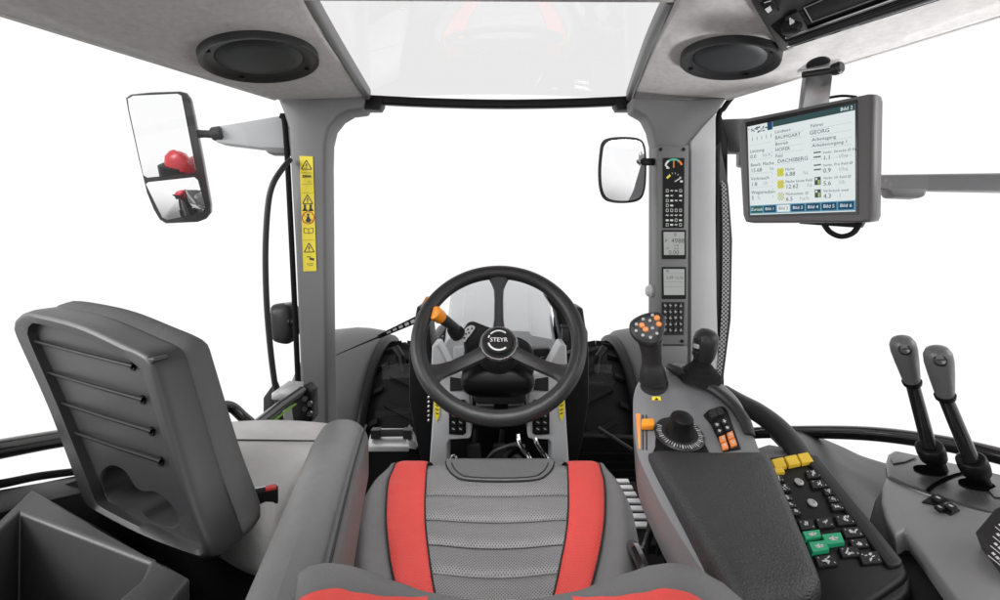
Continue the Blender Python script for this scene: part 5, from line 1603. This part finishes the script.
def lever(lab, base, coll, neck, knob_top, D, Dk):
    t = thing('control_lever', lab, 'lever', P(*base, D), 'grey-knobbed control levers')
    mb = MB(); mb.tube([P(*coll, D - .01), P(*neck, Dk)], [.0105, .0095], 14); mb.build('shaft', 'gloss', t)
    a_, b_ = P(*base, D), P(*coll, D - .01)
    L = (b_ - a_).length
    mb = MB(); mb.lathe([(.013, -.02), (.0135, L * .42), (.0185, L * .50), (.0195, L * .75), (.019, L * .98), (.0165, L * 1.02), (.0108, L * 1.0)], a_, b_ - a_, 36); mb.build('collar', 'black', t, ang=50)
    k0, k1 = P(*neck, Dk), P(*knob_top, Dk - .02)
    ax = k1 - k0; L = ax.length
    mb = MB()
    mb.lathe([(.0095, -.004), (.0125, 0), (.0135, .006)], k0, ax, 20); mb.build('ferrule', 'black', t)
    mb = MB(); mb.lathe([(.0110, .006), (.0125, L * .16), (.0158, L * .5), (.0176, L * .74), (.0170, L * .88), (.0135, L * .97), (.007, L * 1.01), (.001, L * 1.02)], k0, ax, 28)
    kb = mb.build('knob', 'knobcap', t, ang=60)
    axn = ax.normalized(); fd = (V((-.75, -1, .25)) - axn * V((-.75, -1, .25)).dot(axn)).normalized()
    nb = (fd * .8 + axn * .6).normalized()
    c_ = k0 + axn * (L * .86) + fd * .0148
    mb = MB(); mb.lathe([(.0082, -.004), (.0086, .003), (.0074, .004), (.006, .0025), (.0005, .0035)], c_, nb, 20); mb.build('thumb_button', 'gloss', kb)
lever('grey-knobbed control lever nearer the keypad, left of its twin', (938, 469), (929, 446), (912.5, 384), (901, 338), .811, .79)
lever('grey-knobbed control lever nearest the white lettered panel at far right', (981, 484), (971, 459), (945.5, 398), (936.5, 348), .759, .74)

# ================================================================== LIGHT, WORLD, CAMERA
w = bpy.data.worlds.new('World'); SC.world = w; w.use_nodes = True
nt = w.node_tree
bg = nt.nodes['Background']
tc = nt.nodes.new('ShaderNodeTexCoord'); sx = nt.nodes.new('ShaderNodeSeparateXYZ'); mr = nt.nodes.new('ShaderNodeMapRange')
nt.links.new(tc.outputs['Generated'], sx.inputs['Vector']); nt.links.new(sx.outputs['Z'], mr.inputs['Value'])
mr.interpolation_type = 'SMOOTHSTEP'
mr.inputs['From Min'].default_value = -.60; mr.inputs['From Max'].default_value = -.32
mr.inputs['To Min'].default_value = .22; mr.inputs['To Max'].default_value = 1.06
nt.links.new(mr.outputs['Result'], bg.inputs['Strength'])
bg.inputs['Color'].default_value = (1, 1, 1, 1)

def area(name, loc, target, size, energy, sy=None):
    l = bpy.data.lights.new(name, 'AREA'); l.energy = energy; l.size = size
    l.shape = 'RECTANGLE'; l.size_y = sy or size
    o = bpy.data.objects.new(name, l); COL.objects.link(o); o.location = loc
    o.rotation_euler = (V(target) - V(loc)).to_track_quat('-Z', 'Y').to_euler()
    return o
def spread(o, deg):
    o.data.spread = math.radians(deg)
area('added_softbox_left', (-2.3, .2, H + .75), (.2, .9, H - .35), 1.0, 46)  # three unseen softboxes added for directional highlights and contrast
area('added_softbox_right', (2.3, .3, H + .6), (-.2, .9, H - .35), 1.0, 16)
area('added_softbox_rear', (.1, -1.5, H + .15), (0, 1.1, H - .2), .7, 6)
spread(area('added_seat_fill', (.0, .34, H + .50), (0, .95, H - .46), .35, 1.45), 50)  # added lamp under the roof, only to brighten the seat
spread(area('added_ceiling_fill', (2.5, .85, H - 1.1), (.80, 1.05, H + .52), .5, 3.8), 34)  # added low outside, aimed up to brighten the right lining

cam = bpy.data.cameras.new('camera'); co_ = bpy.data.objects.new('camera', cam); COL.objects.link(co_)
co_.location = CAM; co_.rotation_euler = (math.radians(90), 0, 0)
cam.sensor_width = 36; cam.lens = F / 1000 * 36; cam.shift_y = -.05
cam.clip_start = .01; cam.clip_end = 200
SC.camera = co_

SC.view_settings.view_transform = 'Standard'; SC.view_settings.look = 'None'
SC.view_settings.exposure = 0; SC.view_settings.gamma = 1
SC.render.engine = 'CYCLES'
SC.cycles.use_denoising = True
SC.cycles.max_bounces = 10; SC.cycles.transparent_max_bounces = 16
for o in bpy.data.objects:
    if 'base' in o:
        del o['base']
